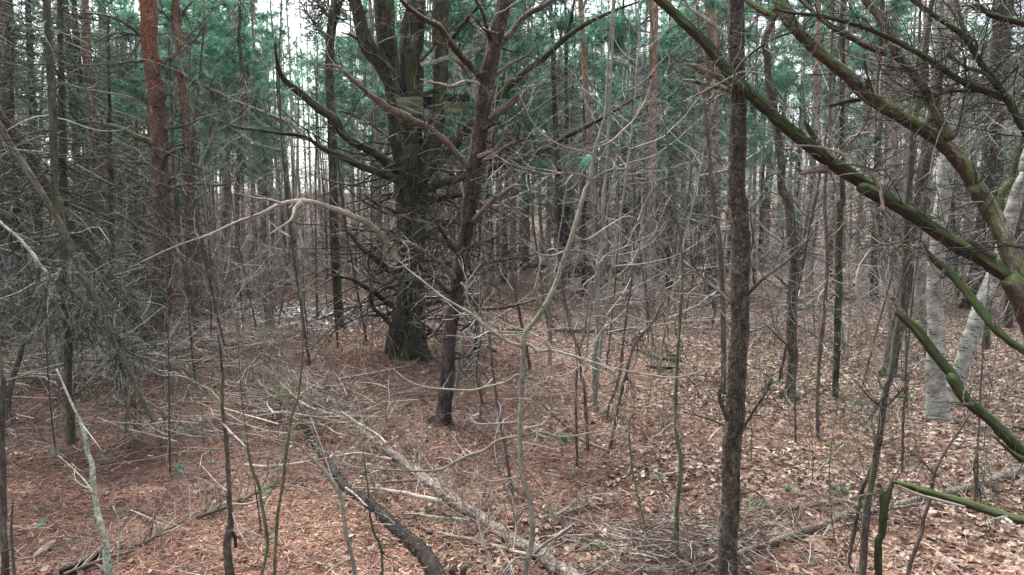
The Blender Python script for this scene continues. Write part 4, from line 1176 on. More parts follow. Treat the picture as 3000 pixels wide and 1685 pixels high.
T("broken_branch", "moss-green broken branch with torn tan tip slanting to the right edge", "broken branch", M['limbgreen'],
  "F1510,865,30 1540,900,48 1650,1000,66 1720,1090,66 1800,1200,68 1900,1320,70 1950,1400,72 I1900,50,76 2000,200,76 2150,330,74 2300,480,84 2412,590,92 2600,760,96", depth=4.2, lean=.4, sides=22, step=.018, brk='ridge', amp=.28, cell=.02, wob=.05,
  limbs=[("F1580,905,30 1550,880,46 1520,840,34 1490,810,8", .38, .36, 'deadbrown'), ("I2412,640,60 2350,600,40 2280,540,22 2180,450,8", 0, .1, 'limbgreen'), ("I2050,240,26 1960,240,18 1880,235,6", .1, 0, 'sapdark')], tw=(14, .3, 20, .2))
T("broken_branch", "teal-green forked branch curving down to the right edge over the leaning birch", "broken branch", M['limbgreen'],
  "F1670,370,18 1760,490,36 1850,570,52 1930,650,56 2000,730,58 2080,820,60 2150,920,62 2230,1020,58 2320,1090,54 2412,1150,54 2600,1260,56", depth=3.9, lean=.5, sides=20, step=.018, brk='ridge', amp=.28, cell=.018, wob=.05,
  limbs=[("F2200,990,22 2190,900,18 2150,790,8", 0, .1, 'sapdark'), ("F1850,580,20 1820,620,16 1760,550,10 1680,390,14", .3, .4, 'deadbrown'), ("F1780,500,20 1640,450,14 1560,560,6", .4, .3, 'sapdark'), ("F1820,520,14 1830,470,10 1825,430,5", .35, .3, 'dead')], tw=(14, .3, 20, .2))
T("snapped_tree", "snapped mossy young trunk with splintered top, lower right", "broken trunk", M['limbgreen'],
  "I1478,770,10 1470,800,34 1455,850,52 1432,910,66 1420,1000,56 1410,1150,54 1385,1200,52 1380,1330,54 1385,1447,54 1385,1540,58", sides=18, step=.015, brk='ridge', amp=.14, cell=.02, wob=.02,
  limbs=[("I1430,860,34 1390,862,36 1350,870,20 1280,885,16 1190,905,6", 0, 0, 'sapgreen'), ("I1440,860,24 1465,820,22 1480,765,6", -.03, -.03, 'deadbrown'), ("I1465,850,20 1488,810,16 1492,775,5", 0, 0, 'dead'), ("I1425,850,26 1445,815,22 1460,790,6", -.02, -.02, 'dead')], tw=(8, .25, 8, .15))
sn_y = LAND[-1][1]
tb = thing("snapped_tree", "fallen split top of the snapped trunk, lying aslant to the right edge", "broken trunk", at(2850, 1470, sn_y - .2))
b_ = MB()
c1 = b_.tube(trace("I1490,790,16 1530,800,38 1700,855,60 1900,915,66 2100,970,64 2300,1035,64 2412,1060,62 2560,1100,62", sn_y, sn_y - .5), 18, .015, 'ridge', .14, .02, .5, wob=.03)
b_.build("stem", M['limbgreen'], tb)
b_ = MB()
b_.tube(trace("I1520,815,16 1650,870,22 1800,915,22 2000,965,14", sn_y - .07, sn_y - .3), 7, .02, 'smooth', .2, .02, .5, wob=.1)
b_.build("split_wood", M['dead'], tb)
for s in ("I2300,1030,14 2200,1050,12 2130,1085,6", "I2260,1040,30 2320,1075,26 2330,1100,8"):
    b_ = MB()
    b_.tube(trace(s, sn_y - .45, sn_y - .55), 7, .02, 'smooth', .2, .02, .6)
    b_.build("branch", M['lichen'], tb)

# ------------------------------------------------------------------ tree platform
ts = thing("tree_platform", "weathered plank platform built between the stems of the mossy multi-stemmed tree", "tree platform", at(1260, 300, pt_y - .3))


def plank(name, s, h, d0, d1, mat, th=.035):
    a = parse(s)
    p0, p1 = at(a[0, 0], a[0, 1], pt_y + d0), at(a[-1, 0], a[-1, 1], pt_y + d1)
    ax = nrm(p1 - p0)
    upv = np.array((0, 0, 1.)) if abs(ax[2]) < .75 else np.array((1., 0, 0))
    b__ = MB()
    b__.box(p0, p1, h / 3.6175 * pt_y / F, th, upv)
    b__.build(name, M[mat], ts, smooth=False)


plank("plank", "Z215,1085,1 505,1078,1", 96, -.55, -.5, 'woodgreen')
plank("plank", "Z225,1180,1 515,1172,1", 84, -.53, -.48, 'woodgreen')
plank("plank", "Z480,1005,1 670,960,1", 44, -.45, -.2, 'wooddark')
plank("plank", "Z500,1085,1 640,1085,1", 120, -.1, .3, 'wooddark')
plank("plank", "Z750,1030,1 1000,1035,1", 70, -.32, -.28, 'wooddark', .05)
plank("plank", "Z735,1105,1 1005,1105,1", 76, -.30, -.26, 'woodgreen')
plank("plank", "Z735,1180,1 1010,1180,1", 66, -.31, -.27, 'woodgreen')
for i in range(6):
    a = parse(f"Z{290 + i * 125},1030,1 {330 + i * 120},1025,1")
    b_ = MB()
    q0, q1 = at(a[0, 0], a[0, 1], pt_y + .12), at(a[1, 0], a[1, 1], pt_y + 1.0)
    q1[2] = q0[2] + .02
    b_.box(q0, q1, .035, .20)
    b_.build("floor_board", M['wooddark'], ts, smooth=False)
plank("rail", "Z480,692,1 775,608,1", 40, -.6, -.5, 'wood')
plank("rail", "Z880,575,1 1190,500,1", 38, .1, .3, 'wood')
plank("brace", "Z870,745,1 1030,685,1", 36, .1, .3, 'wood')
plank("post", "Z842,640,1 845,1400,1", 40, .1, .1, 'wood')
plank("post", "Z1033,560,1 1035,1060,1", 40, .2, .2, 'wood')
plank("brace", "Z870,750,1 1035,1060,1", 34, .0, .1, 'wood')
plank("brace", "Z1000,195,1 1160,400,1", 44, .5, .5, 'wood')
plank("brace", "Z500,430,1 620,530,1", 44, .5, .5, 'wood')
plank("rail", "Z540,135,1 740,105,1", 36, .6, .6, 'wood')

# ------------------------------------------------------------------ fallen wood
def LG(name, label, cat, mat, path, l0=None, l1=None, sides=12, step=.03, brk='smooth', amp=.14, cell=.03, limbs=(), tw=None, twmat='t_brush', wob=.08, group=None, ext=True):
    C = traceg(path, l0, l1)
    mid = C[len(C) // 2]
    t = thing(name, label, cat, (mid[0], mid[1], float(terrain(mid[0], mid[1]))), group)
    b_ = MB()
    cc = b_.tube(C, sides, step, brk, amp, cell, rng.uniform(.35, .65), wob=wob)
    b_.build("log" if cat == 'fallen log' else "stem", M[mat], t)
    paths = [cc]
    for L_ in limbs:
        s_, a0, a1 = L_[:3]
        b_ = MB()
        c2 = b_.tube(traceg(s_, a0, a1), 8, .03, 'smooth', .16, .03, rng.uniform(.3, .8), wob=.12)
        b_.build("branch", M[L_[3] if len(L_) > 3 else mat], t)
        paths.append(c2)
    if tw:
        twig_part("twigs", paths, M[twmat], tw, t)
    return t, paths


LG("fallen_log", "long grey-brown fallen log running from lower centre up to the brush pile", "fallen log", 'log',
   "H1900,1700,112 1620,1450,104 1500,1375,100 1400,1300,98 1200,1190,92 1050,1085,86 850,960,88 700,850,82 550,735,74 400,620,64 250,510,54 100,400,44 0,335,38 G2300,250,36 2100,150,30 2000,80,26 D1960,1330,24 1900,1240,20 1850,1180,14",
   sides=34, step=.022, brk='plate', amp=.24, cell=.03,
   limbs=[("H705,930,40 650,918,36 600,905,34 500,880,32 400,860,28 280,840,24 100,830,14", .10, .12, 'dead'), ("H355,632,26 250,615,26 150,592,26 50,592,24 -30,610,18", .12, .2, 'dead'),
          ("H905,1060,22 800,1050,22 600,1030,20 500,1015,16 430,1022,10", .06, .04, 'lichen'), ("H530,780,24 400,785,22 250,795,18 100,800,8", .1, .15, 'deadbrown'),
          ("H1310,1305,26 1200,1270,26 1050,1232,26 850,1182,24 680,1148,18", .12, .03, 'dead'), ("H1070,1460,26 1030,1300,22 1000,1200,20 960,1050,16 935,940,8", .05, .5, 'dead'),
          ("H1100,1240,18 1180,1350,14 1220,1447,12", .12, .05, 'dead'), ("H320,520,18 250,450,16 100,360,12 0,290,10", .2, .35, 'dead'), ("H290,500,20 305,400,16 320,330,12 270,240,6", .1, .7, 'dead'),
          ("G2380,300,22 2200,265,20 2000,190,18 1800,170,16 1620,195,8", .2, .2, 'dead'), ("G2412,330,20 2300,300,18 2150,240,14 1950,60,10", .25, .4, 'lichen'), ("H760,870,12 700,800,10 690,700,6", .15, .4, 'dead'),
          ("H870,960,12 830,860,10 770,760,6", .2, .5, 'dead'), ("H40,470,20 -50,440,18 G2300,400,16 2100,340,10", .1, .2, 'dead'), ("H500,690,14 540,600,10 555,510,5", .15, .6, 'dead')],
   tw=(420, .7, 1300, .40, .04, .25))
LG("rotting_log", "black rotting log with white specks, left of the long grey-brown log", "fallen log", 'rot',
   "H730,1540,130 650,1400,126 550,1260,114 400,1130,96 280,1010,86 150,910,78 30,830,64 G2330,660,56 2250,560,52 2180,450,46 2120,370,36",
   sides=34, step=.022, brk='plate', amp=.32, cell=.032, limbs=[("H30,830,16 100,880,14 180,960,10", .14, .16, 'dead'), ("H640,1160,18 560,1120,16 480,1095,12", .03, .03, 'rot')], tw=(60, .4, 90, .25))
LG("stump_remnant", "small dark crumbling stump fragment beside the black rotting log's end", "stump", 'deadbrown', "H780,1430,60 800,1400,56 795,1375,30", .02, .10, brk='ridge', amp=.5, cell=.03, limbs=[("H860,1440,50 870,1400,44 900,1375,20", .02, .12, 'deadbrown')])
LG("fallen_branch", "dark wet branch lying at the lower left, right of the lichen pole's foot", "fallen branch", 'rot', "G430,1430,50 560,1375,58 700,1310,60 720,1300,40", .05, .06, brk='ridge', amp=.3)
LG("fallen_branch", "long mossy-topped branch lying diagonally across the lower left floor", "fallen branch", 'mosslog',
   "G780,1270,20 1000,1230,34 1150,1150,36 1300,1060,34 1400,1020,32 1600,950,30 1850,850,30 1980,780,20 2080,720,8", limbs=[("G1390,1040,26 1500,1000,28 1600,970,20", .06, .06, 'mosslog'), ("G450,1440,20 640,1370,24 780,1320,26 950,1270,22", .05, .05, 'deadbrown')], tw=(120, .5, 160, .3, .05))
LG("fallen_branch", "pale barkless branch lying level across the brush, left of the bright green sapling", "fallen branch", 'dead', "G1730,665,16 1800,675,20 1900,680,22 2050,665,20 2200,640,16 2400,605,12", .1, .2, tw=(20, .3, 20, .2))
LG("fallen_branch", "pale crossing sticks beside the long mossy-topped branch", "fallen branch", 'dead', "G1600,945,14 1750,945,18 1880,900,14", .05, .06, limbs=[("G1690,900,14 1700,800,12 1690,735,5", .05, .3), ("G1690,880,10 1730,740,5", .1, .3)])
LG("bark_slab", "loose purple-brown slab of bark on needles at lower left", "bark slab", 'deadbrown', "G205,1340,20 270,1310,66 340,1250,60 395,1210,20", .012, .02, sides=8, brk='ridge', amp=.3)
LG("fallen_branch", "lichen-spotted stick with forked brown branch lying right of the foreground sapling", "fallen branch", 'lichen', "H1400,1040,20 1480,1030,24 1560,1000,24 1620,960,22 1660,910,14", .04, .15,
   limbs=[("H1590,1015,26 1680,975,26 1760,948,26 1850,950,24 1930,935,14", .05, .05, 'deadbrown'), ("H1450,1000,14 1465,920,12 1475,850,8", .1, .25, 'dead')], tw=(50, .3, 60, .2))
LG("fallen_branch", "brown stick lying below the dark forked shoots, centre right", "fallen branch", 'deadbrown', "H1680,480,20 1780,525,22 1890,570,26", .03, .03, limbs=[("H1330,560,14 1430,590,20 1560,612,20", .02, .02), ("H1405,230,14 1480,300,18 1560,370,20 1660,455,22", .5, .06)])
LG("fallen_branch", "long crooked grey branch lying across the lower right corner", "fallen branch", 'log',
   "I2620,640,66 2412,705,62 2200,772,58 2000,832,54 1700,905,52 1400,982,50 1150,1022,48 1000,1082,46 700,1096,36 500,1112,30 300,1200,24 0,1243,18", sides=16, step=.025, brk='plate', amp=.2,
   limbs=[("I1000,1088,46 800,1155,46 600,1225,42 400,1285,36 200,1350,26 0,1420,14", .05, .05, 'deadbrown'), ("I1260,960,30 1150,920,26 1040,925,22 900,960,16 820,1000,8", .05, .05, 'deadbrown'), ("I1040,1100,18 1000,1160,14 980,1200,8", .04, .02, 'lichen'),
          ("I400,1180,16 330,1140,12 200,1060,6", .1, .2, 'dead'), ("I1200,1010,24 1400,990,26 1700,940,22", .05, .12)], tw=(170, .5, 380, .32, .05))
LG("mossy_log", "moss-topped log lying level on the floor right of the foreground sapling's bend", "fallen log", 'mosslog', "E1500,995,14 1600,1012,26 1830,1012,28 2050,1000,26 2130,1012,18", .06, .08, limbs=[("E1170,1000,14 1260,1008,18 1350,1000,10", .04, .04, 'mosslog')], tw=(60, .6, 90, .3))
LG("mossy_log", "rotting mossy branch pieces left of the scaly pine's middle", "fallen log", 'mosslog', "E2100,1145,20 2200,1185,32 2300,1210,34 2420,1215,30", .05, .06, limbs=[("E2150,1260,16 2250,1275,20 2380,1270,12", .03, .03, 'rot')], tw=(50, .5, 60, .3))
LG("mossy_log", "long mossy log lying by the wet hollow on the left", "fallen log", 'mosslog', "D1480,812,18 1560,780,22 1610,755,28 1700,742,28 1780,725,26 1850,705,18", .08, .12, tw=(50, .9, 80, .4))
LG("mossy_log", "short mossy stick on needles right of the leaning pine", "fallen log", 'mosslog', "E1018,1100,20 1050,1125,28 1088,1150,26", .04, .04)
LG("fallen_log", "dark distant log under the twigs beyond the clearing", "fallen log", 'rot', "E1270,548,26 1380,558,34 1500,572,34 1700,600,32 2010,590,22", .2, .2, brk='ridge', tw=(90, 1., 160, .5))
LG("fallen_branch", "pale lying poles on the dark floor at far left", "fallen branch", 'dead', "D-20,1228,18 120,1190,20 260,1150,18 370,1100,12", .1, .15, limbs=[("D1210,990,10 1400,985,12 1720,985,8", .1, .1), ("D890,890,12 960,890,14 1010,870,8", .1, .2, 'lichen')], tw=(50, .6, 90, .3))
LG("fallen_branch", "dark fallen sticks on the leaf floor far right behind the fallen pine's limb", "fallen branch", 'deadbrown', "I2300,180,14 2412,195,16 2600,210,16", .05, .05, limbs=[("I2330,400,20 2420,415,22 2600,430,20", .05, .06, 'rot'), ("I2270,860,10 2350,872,14 2500,862,16", .06, .06, 'mosslog')])

# ------------------------------------------------------------------ background woodland: one of each kind, then copies
ORI = (0, 0, 0)


def straight(h, r0, r1, bend=.15, n=7):
    z = np.linspace(h, -.15, n)
    t = z / h
    ph = rng.uniform(0, 6, 2)
    x = bend * np.sin(t * 2.6 + ph[0]) - bend * np.sin(ph[0])
    y = bend * np.sin(t * 3.1 + ph[1]) - bend * np.sin(ph[1])
    return np.stack([x, y, z, r1 + (r0 - r1) * (1 - t)], -1)


def proto_pine(r, h, cb, dead=36, twig=420, needles=34):
    t = thing("pine_tree", "", "tree")
    b_ = MB()
    C = b_.tube(straight(h, r, r * .35), 12, .25, 'plate', .16, .09, rng.uniform(.2, .8), .3)
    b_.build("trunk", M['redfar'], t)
    A = rs(C, 14)[None]
    tr = A[0][:, 2]
    b_ = MB()
    lo = A[:, (tr < cb + 1) & (tr > .8)]
    Q, R = sprout(lo[:, :, :3], lo[:, :, 3], dead, (.5, 2.0), (65, 105), 7, .12, .0, .2, .02, .006, 0, 1, .3, 0)
    b_.batch(Q, R, 3)
    Q2, R2 = sprout(Q, R, twig, (.25, .9), (30, 75), 5, .2, .0, .6, .008, .003)
    b_.batch(Q2, R2, 3)
    hi = A[:, tr > cb - .6]
    QC, RC = sprout(hi[:, :, :3], hi[:, :, 3], 46, (1.0, 2.9), (55, 95), 7, .08, .07, .25, .035, .01, 0, 1, .3, .2)
    b_.batch(QC, RC, 3)
    b_.build("dead_branches", M['t_mid'], t, kind='stuff')
    b_ = MB()
    Q3, R3 = sprout(QC, RC, 620, (.25, .8), (25, 65), 4, .12, .06, .5, .008, .003, .3)
    c = Q3[:, 1:].reshape(-1, 3)
    d = np.repeat(nrm(Q3[:, -1] - Q3[:, 0]), 3, 0)
    br = np.repeat(rng.uniform(0, 1, 620), 3)
    b_.tufts(c, d, 13, .26, .013, .9, br)
    b_.build("crown", M['needle'], t, kind='stuff')
    return t


def proto_grey(r, h, fork):
    t = thing("grey_tree", "", "tree")
    b_ = MB()
    C = b_.tube(straight(h, r, r * .2, .3), 9, .25, 'smooth', .1, .05, rng.uniform(.2, .8), .2)
    b_.build("trunk", M['sap'] if fork % 2 else M['sapdark'], t)
    A = rs(C, 14)[None]
    A = A[:, A[0][:, 2] > .8]
    b_ = MB()
    Q, R = sprout(A[:, :, :3], A[:, :, 3], 34, (.6, 2.2), (120, 150), 7, .1, .10, .35, .03, .006, 0, 1, .3, -.2)
    b_.batch(Q, R, 3)
    Q2, R2 = sprout(Q, R, 240, (.3, 1.1), (25, 60), 5, .16, .05, .6, .008, .003)
    b_.batch(Q2, R2, 3)
    Q3, R3 = sprout(Q2, R2, 420, (.2, .6), (25, 60), 4, .18, .03, .7, .005, .0025)
    b_.batch(Q3, R3, 3)
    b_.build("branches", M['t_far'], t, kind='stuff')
    return t


def proto_spruce(r, h, green):
    t = thing("spruce_tree", "", "tree")
    b_ = MB()
    C = b_.tube(straight(h, r, r * .25, .06), 10, .25, 'plate', .15, .08, rng.uniform(.2, .6), .25)
    b_.build("trunk", M['dark'], t)
    A = rs(C, 14)[None]
    A = A[:, A[0][:, 2] > .3]
    b_ = MB()
    Q, R = sprout(A[:, :, :3], A[:, :, 3], 130, (.9, 2.1), (60, 95), 7, .06, -.03, .25, .018, .006, 0, 1, .3, -.25)
    b_.batch(Q, R, 3)
    Q2, R2 = sprout(Q, R, 900, (.35, 1.15), (35, 75), 6, .18, .0, .6, .007, .003)
    b_.batch(Q2, R2, 3)
    Q3, R3 = sprout(Q2, R2, 1300, (.15, .45), (30, 70), 4, .18, -.02, .7, .004, .0025)
    b_.batch(Q3, R3, 3)
    b_.build("dead_branches", M['t_mid'], t, kind='stuff')
    if green:
        sel = Q3[Q3[:, 0, 2] > 2.6]
        b_ = MB()
        b_.tufts(sel[:, 1:].reshape(-1, 3), np.repeat(nrm(sel[:, -1] - sel[:, 0]), 3, 0), 6, .06, .006, .8)
        b_.build("foliage", M['hemlock'], t, kind='stuff')
    return t


def proto_shrub(n, h, mat):
    t = thing("leafless_shrub", "", "shrub")
    P = np.zeros((n, 7, 3))
    a, lean = rng.uniform(0, 6.28, n), rng.uniform(.05, .55, n)
    z = np.linspace(0, 1, 7)
    hh = h * rng.uniform(.5, 1, n)
    for i in range(n):
        P[i, :, 0] = .12 * rng.normal() + np.cos(a[i]) * lean[i] * hh[i] * z ** 1.4
        P[i, :, 1] = .12 * rng.normal() + np.sin(a[i]) * lean[i] * hh[i] * z ** 1.4
        P[i, :, 2] = hh[i] * z - .04
    P[:, 1:] += rng.normal(size=(n, 6, 3)) * .04
    R = np.repeat(np.linspace(.013, .004, 7)[None], n, 0)
    b_ = MB()
    b_.batch(P, R, 5)
    b_.build("stems", M[mat], t, kind='stuff')
    b_ = MB()
    Q, R1 = sprout(P, R, n * 12, (.3, .9), (30, 70), 5, .2, .02, .6, .007, .003)
    b_.batch(Q, R1, 3)
    Q2, R2 = sprout(Q, R1, n * 26, (.15, .5), (30, 70), 4, .22, .0, .7, .004, .0022)
    b_.batch(Q2, R2, 3)
    b_.build("twigs", M[mat], t, kind='stuff')
    return t


def proto_wand(h, r, mat, twm):
    t = thing("sapling", "", "sapling")
    b_ = MB()
    C = b_.tube(straight(h, r, r * .25, .35), 8, .1, 'smooth', .1, .05, rng.uniform(.2, .8), wob=.2)
    b_.build("stem", M[mat], t)
    A = rs(C, 14)[None]
    A = A[:, A[0][:, 2] > .6]
    b_ = MB()
    Q, R = sprout(A[:, :, :3], A[:, :, 3], 26, (.7, 2.1), (95, 135), 9, .11, .07, .45, .010, .004, 0, 1, .3, -.1)
    b_.batch(Q, R, 4)
    Q2, R2 = sprout(Q, R, 90, (.3, 1.0), (30, 65), 7, .15, .05, .6, .005, .003)
    b_.batch(Q2, R2, 3)
    Q3, R3 = sprout(Q2, R2, 120, (.15, .5), (30, 65), 5, .2, .03, .6, .0035, .0026)
    b_.batch(Q3, R3, 3)
    b_.build("twigs", M[twm], t, kind='stuff')
    return t


def proto_sapling(h, r, mat, twm):
    t = thing("sapling", "", "sapling")
    b_ = MB()
    C = b_.tube(straight(h, r, r * .25, .12), 8, .1, 'smooth', .1, .05, rng.uniform(.2, .8), wob=.2)
    b_.build("stem", M[mat], t)
    A = rs(C, 14)[None]
    A = A[:, A[0][:, 2] > .4]
    b_ = MB()
    Q, R = sprout(A[:, :, :3], A[:, :, 3], 26, (.4, 1.3), (105, 140), 6, .16, .04, .45, .012, .003, 0, 1, .3, -.2)
    b_.batch(Q, R, 3)
    Q2, R2 = sprout(Q, R, 110, (.2, .6), (30, 65), 5, .2, .03, .6, .005, .0022)
    b_.batch(Q2, R2, 3)
    b_.build("twigs", M[twm], t, kind='stuff')
    return t


placed = list(LAND)


def fits(x, y, d):
    if any((x - a) ** 2 + (y - b) ** 2 < d * d for a, b in placed):
        return False
    return True


def in_clearing(px, y, low=False):
    # the open floor right of the platform tree and the needle carpet in front of it
    if y < 12 and px > 350:
        return True
    if 1000 < px < 2650 and y < 23:
        return True
    if low and 1130 < px < 2550 and y < 40:
        return True
    if 650 < px < 1010 and 16 < y < 28:
        return True
    return False


PLACED = []      # (name kind, object, px, y)


def fill(kind, protos, n, y0, y1, dmin, pxr=(-250, 3250), sc=(.85, 1.15), clear=True, power=1.0, skip=()):
    got, tries = 0, 0
    while got < n and tries < 20000:
        tries += 1
        y = (y0 ** power + (y1 ** power - y0 ** power) * rng.uniform()) ** (1 / power)
        px = rng.uniform(*pxr)
        if clear and in_clearing(px, y, kind in ('shrub', 'sapling') and rng.uniform() < .8) or any(a < px < b for a, b in skip):
            continue
        x = (px - 1500) / F * y
        if not fits(x, y, dmin):
            continue
        put(kind, protos, x, y, rng.uniform(*sc))
        got += 1


used = {}
kind_key = id


def put(kind, protos, x, y, s, rot=None, idx=None):
    i = int(rng.integers(len(protos))) if idx is None else idx
    if idx is None:
        new = [j for j in range(len(protos)) if (kind_key(protos), j) not in used]
        i = new[0] if new else i
    o = protos[i] if (kind_key(protos), i) not in used else copy_tree(protos[i])
    used[(kind_key(protos), i)] = 1
    o.location = (x, y, float(terrain(x, y)))
    o.rotation_euler = (rng.normal() * .02, rng.normal() * .02, rng.uniform(0, 6.28) if rot is None else rot)
    o.scale = (s, s, s * rng.uniform(.92, 1.1))
    placed.append((x, y))
    PLACED.append((kind, o, 1500 + x / y * F, y))


pines = [proto_pine(.15, 18, 6.6), proto_pine(.12, 16, 5.6), proto_pine(.18, 20, 7.6), proto_pine(.10, 14, 5.0)]
greys = [proto_grey(.07, 10, 0), proto_grey(.09, 12, 1), proto_grey(.05, 8, 2), proto_grey(.11, 13, 3)]
spruces = [proto_spruce(.12, 11, 0), proto_spruce(.10, 9, 1), proto_spruce(.15, 13, 0)]
shrubs = [proto_shrub(9, 2.2, 't_pale'), proto_shrub(7, 1.6, 't_mid'), proto_shrub(12, 2.8, 't_pale'), proto_shrub(6, 1.2, 't_brush')]
sapls = [proto_sapling(4.5, .018, 'sap', 't_mid'), proto_sapling(3.2, .013, 'sapred', 't_mid'), proto_sapling(5.5, .024, 'sapdark', 't_mid'), proto_sapling(2.2, .010, 'sapgreen', 't_green')]

# trunks that can be picked out one by one in the photograph: pixel x, base pixel y
for px, py, s, i in [(1900, 918, 1.0, 0), (1765, 895, .95, 1), (2085, 860, 1.3, 2), (1505, 845, .9, 0), (2105, 835, .9, 1), (1330, 830, .9, 3), (2450, 830, 1.0, 0), (2365, 870, .9, 1), (2620, 830, 1.2, 2), (2210, 830, .8, 3),
                     (785, 800, .9, 1), (755, 830, .8, 3), (650, 810, .9, 0), (560, 815, 1.0, 2)]:
    g = ground_at(px, py)
    put('red pine', pines, g[0], g[1], s, idx=i)
for px, py, s, i in [(2090, 905, .9, 2), (2640, 905, .9, 1), (2560, 860, 1., 0), (1460, 815, 1, 1), (700, 850, .8, 2), (1040, 835, .9, 0), (2330, 905, .8, 0)]:
    g = ground_at(px, py)
    put('grey tree', greys, g[0], g[1], s, idx=i)
for px, py, s, i in [(1960, 850, 1.1, 0), (1660, 830, 1, 2), (1830, 835, 1.1, 0), (60, 1010, .8, 1), (190, 985, .9, 0), (330, 975, .8, 1), (-60, 1060, .8, 0), (120, 900, 1, 2), (280, 880, 1., 0), (400, 870, 1, 1), (2950, 960, .9, 0), (2880, 900, 1, 2)]:
    g = ground_at(px, py)
    put('dark spruce', spruces, g[0], g[1], s, idx=i)
fill('dark spruce', spruces, 20, 22, 42, 1.6, (1300, 2100))
gsp = [proto_spruce(.13, 14, 1), proto_spruce(.11, 12, 1)]
fill('green spruce', gsp, 8, 12.5, 26, 1.5, (-500, 250))
fill('dark spruce', spruces, 8, 15, 34, 1.6, (-250, 480))
fill('dark spruce', spruces, 18, 19, 42, 1.6, (2200, 3300))
fill('red pine', pines, 38, 28, 62, 1.7, skip=((790, 940),))
ypines = [proto_pine(.08, 13, 5.6, 20, 200), proto_pine(.07, 11.5, 4.8, 18, 180)]
fill('young pine', ypines, 12, 22, 44, 1.5, (440, 1130), skip=((760, 1000),))
fill('young pine', ypines, 16, 24, 46, 1.5, (1240, 2080))
fill('grey tree', greys, 14, 22, 44, 1.2, (500, 1010))
fill('grey tree', greys, 36, 19, 52, 1.2)
fill('shrub', shrubs, 105, 17, 45, .8, power=1.4)
fill('shrub', shrubs, 12, 10, 17, .8, (-200, 420))
fill('sapling', sapls, 60, 17, 34, .6)
wands = [proto_wand(6.5, .022, 'sap', 't_pale'), proto_wand(5.0, .017, 'sapdark', 't_pale'), proto_wand(7.5, .026, 'sapred', 't_mid'), proto_wand(4.0, .014, 'sap', 't_pale')]
fill('tall sapling', wands, 38, 9.5, 21, .7, (1280, 2750), clear=False, sc=(.75, 1.1))
fill('tall sapling', wands, 20, 12, 24, .7, (450, 1180), clear=False, sc=(.7, 1.1))
fill('sapling', sapls, 14, 9, 17, .5, (1450, 2700), clear=False, sc=(.5, .8))
fill('sapling', sapls, 12, 5.4, 9, .35, (2150, 2990), clear=False, sc=(.4, .65))
fill('sapling', sapls, 5, 5.6, 10, .35, (40, 1000), clear=False, sc=(.35, .6))
fill('sapling', sapls, 14, 9.5, 16, .5, (-100, 900), clear=False, sc=(.5, .9))

ZN = [(-1e9, 472, "left of the orange-red pine"), (472, 1200, "between the orange-red pine and the platform tree"), (1200, 1540, "between the platform tree and the pale foreground sapling"),
      (1540, 2150, "between the pale foreground sapling and the scaly pine"), (2150, 2735, "between the scaly pine and the birches"), (2735, 1e9, "right of the birches")]
ORD = ["first", "second", "third", "fourth", "fifth", "sixth", "seventh", "eighth", "ninth", "tenth", "eleventh", "twelfth"] + [f"{n}th" for n in range(13, 60)]
GRP = {'green spruce': "green-needled spruces on the left", 'young pine': "green young pines of the background", 'red pine': "pines standing in the background", 'grey tree': "bare grey trees of the background", 'dark spruce': "dark twiggy spruces of the background", 'shrub': "leafless shrubs of the undergrowth", 'tall sapling': "tall saplings with arching bare branches", 'sapling': "thin bare saplings of the undergrowth"}
cells = {}
for k, o, px, y in PLACED:
    z = [i for i, (a, b, _) in enumerate(ZN) if a <= px < b][0]
    tier = "near" if y < 19 else "middle-distance" if y < 32 else "distant"
    cells.setdefault((k, tier, z), []).append((px, o))
for (k, tier, z), L in cells.items():
    L.sort(key=lambda q: q[0])
    for i, (px, o) in enumerate(L):
        if len(L) == 1:
            o["label"] = f"only {tier} {k} {ZN[z][2]}"
        else:
            o["label"] = f"{ORD[i]} {tier} {k} from the left, {ZN[z][2]}"
        o["group"] = GRP[k]

# far wood that reads as one mass
b_ = MB()
n = 460
y = rng.uniform(52, 92, n)
x = rng.uniform(-1, 1, n) * (.78 * y + 14)
z0 = terrain(x, y)
h = rng.uniform(10, 26, n)
P = np.stack([np.stack([x + rng.normal(size=n) * .15, y, z0 + h * f], -1) for f in (-.02, .35, .7, 1)], 1)
R = rng.uniform(.05, .17, (n, 1)) * np.array([1, .85, .6, .2])
b_.batch(P, R, 5, rng.uniform(.05, .55, n))
Q, R1 = sprout(P, R, 9000, (1.0, 3.4), (50, 100), 4, .15, .03, .25, .03, .012, .03, 1, .4, .2)
b_.batch(Q, R1, 3)
Q2, R2 = sprout(Q, R1, 20000, (.5, 1.5), (30, 75), 4, .18, .02, .6, .014, .008, .1)
b_.batch(Q2, R2, 3)
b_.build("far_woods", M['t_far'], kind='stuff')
b_ = MB()
sel = Q[(Q[:, 0, 2] > 10.5)]
spx = 1500 + sel[:, -1, 0] / sel[:, -1, 1] * F
sel = sel[(((spx < 810) | (spx > 920)) | (sel[:, -1, 2] < 21)) & ((spx < 2050) | (rng.uniform(size=len(sel)) < .45))]
k = rng.choice(len(sel), 15000)
c = sel[k, -1] + rng.normal(size=(15000, 3)) * .5
b_.tufts(c, nrm(rng.normal(size=(15000, 3)) + (0, 0, .6)), 12, .6, .035, .9)
b_.build("far_foliage", M['needle'], kind='stuff')

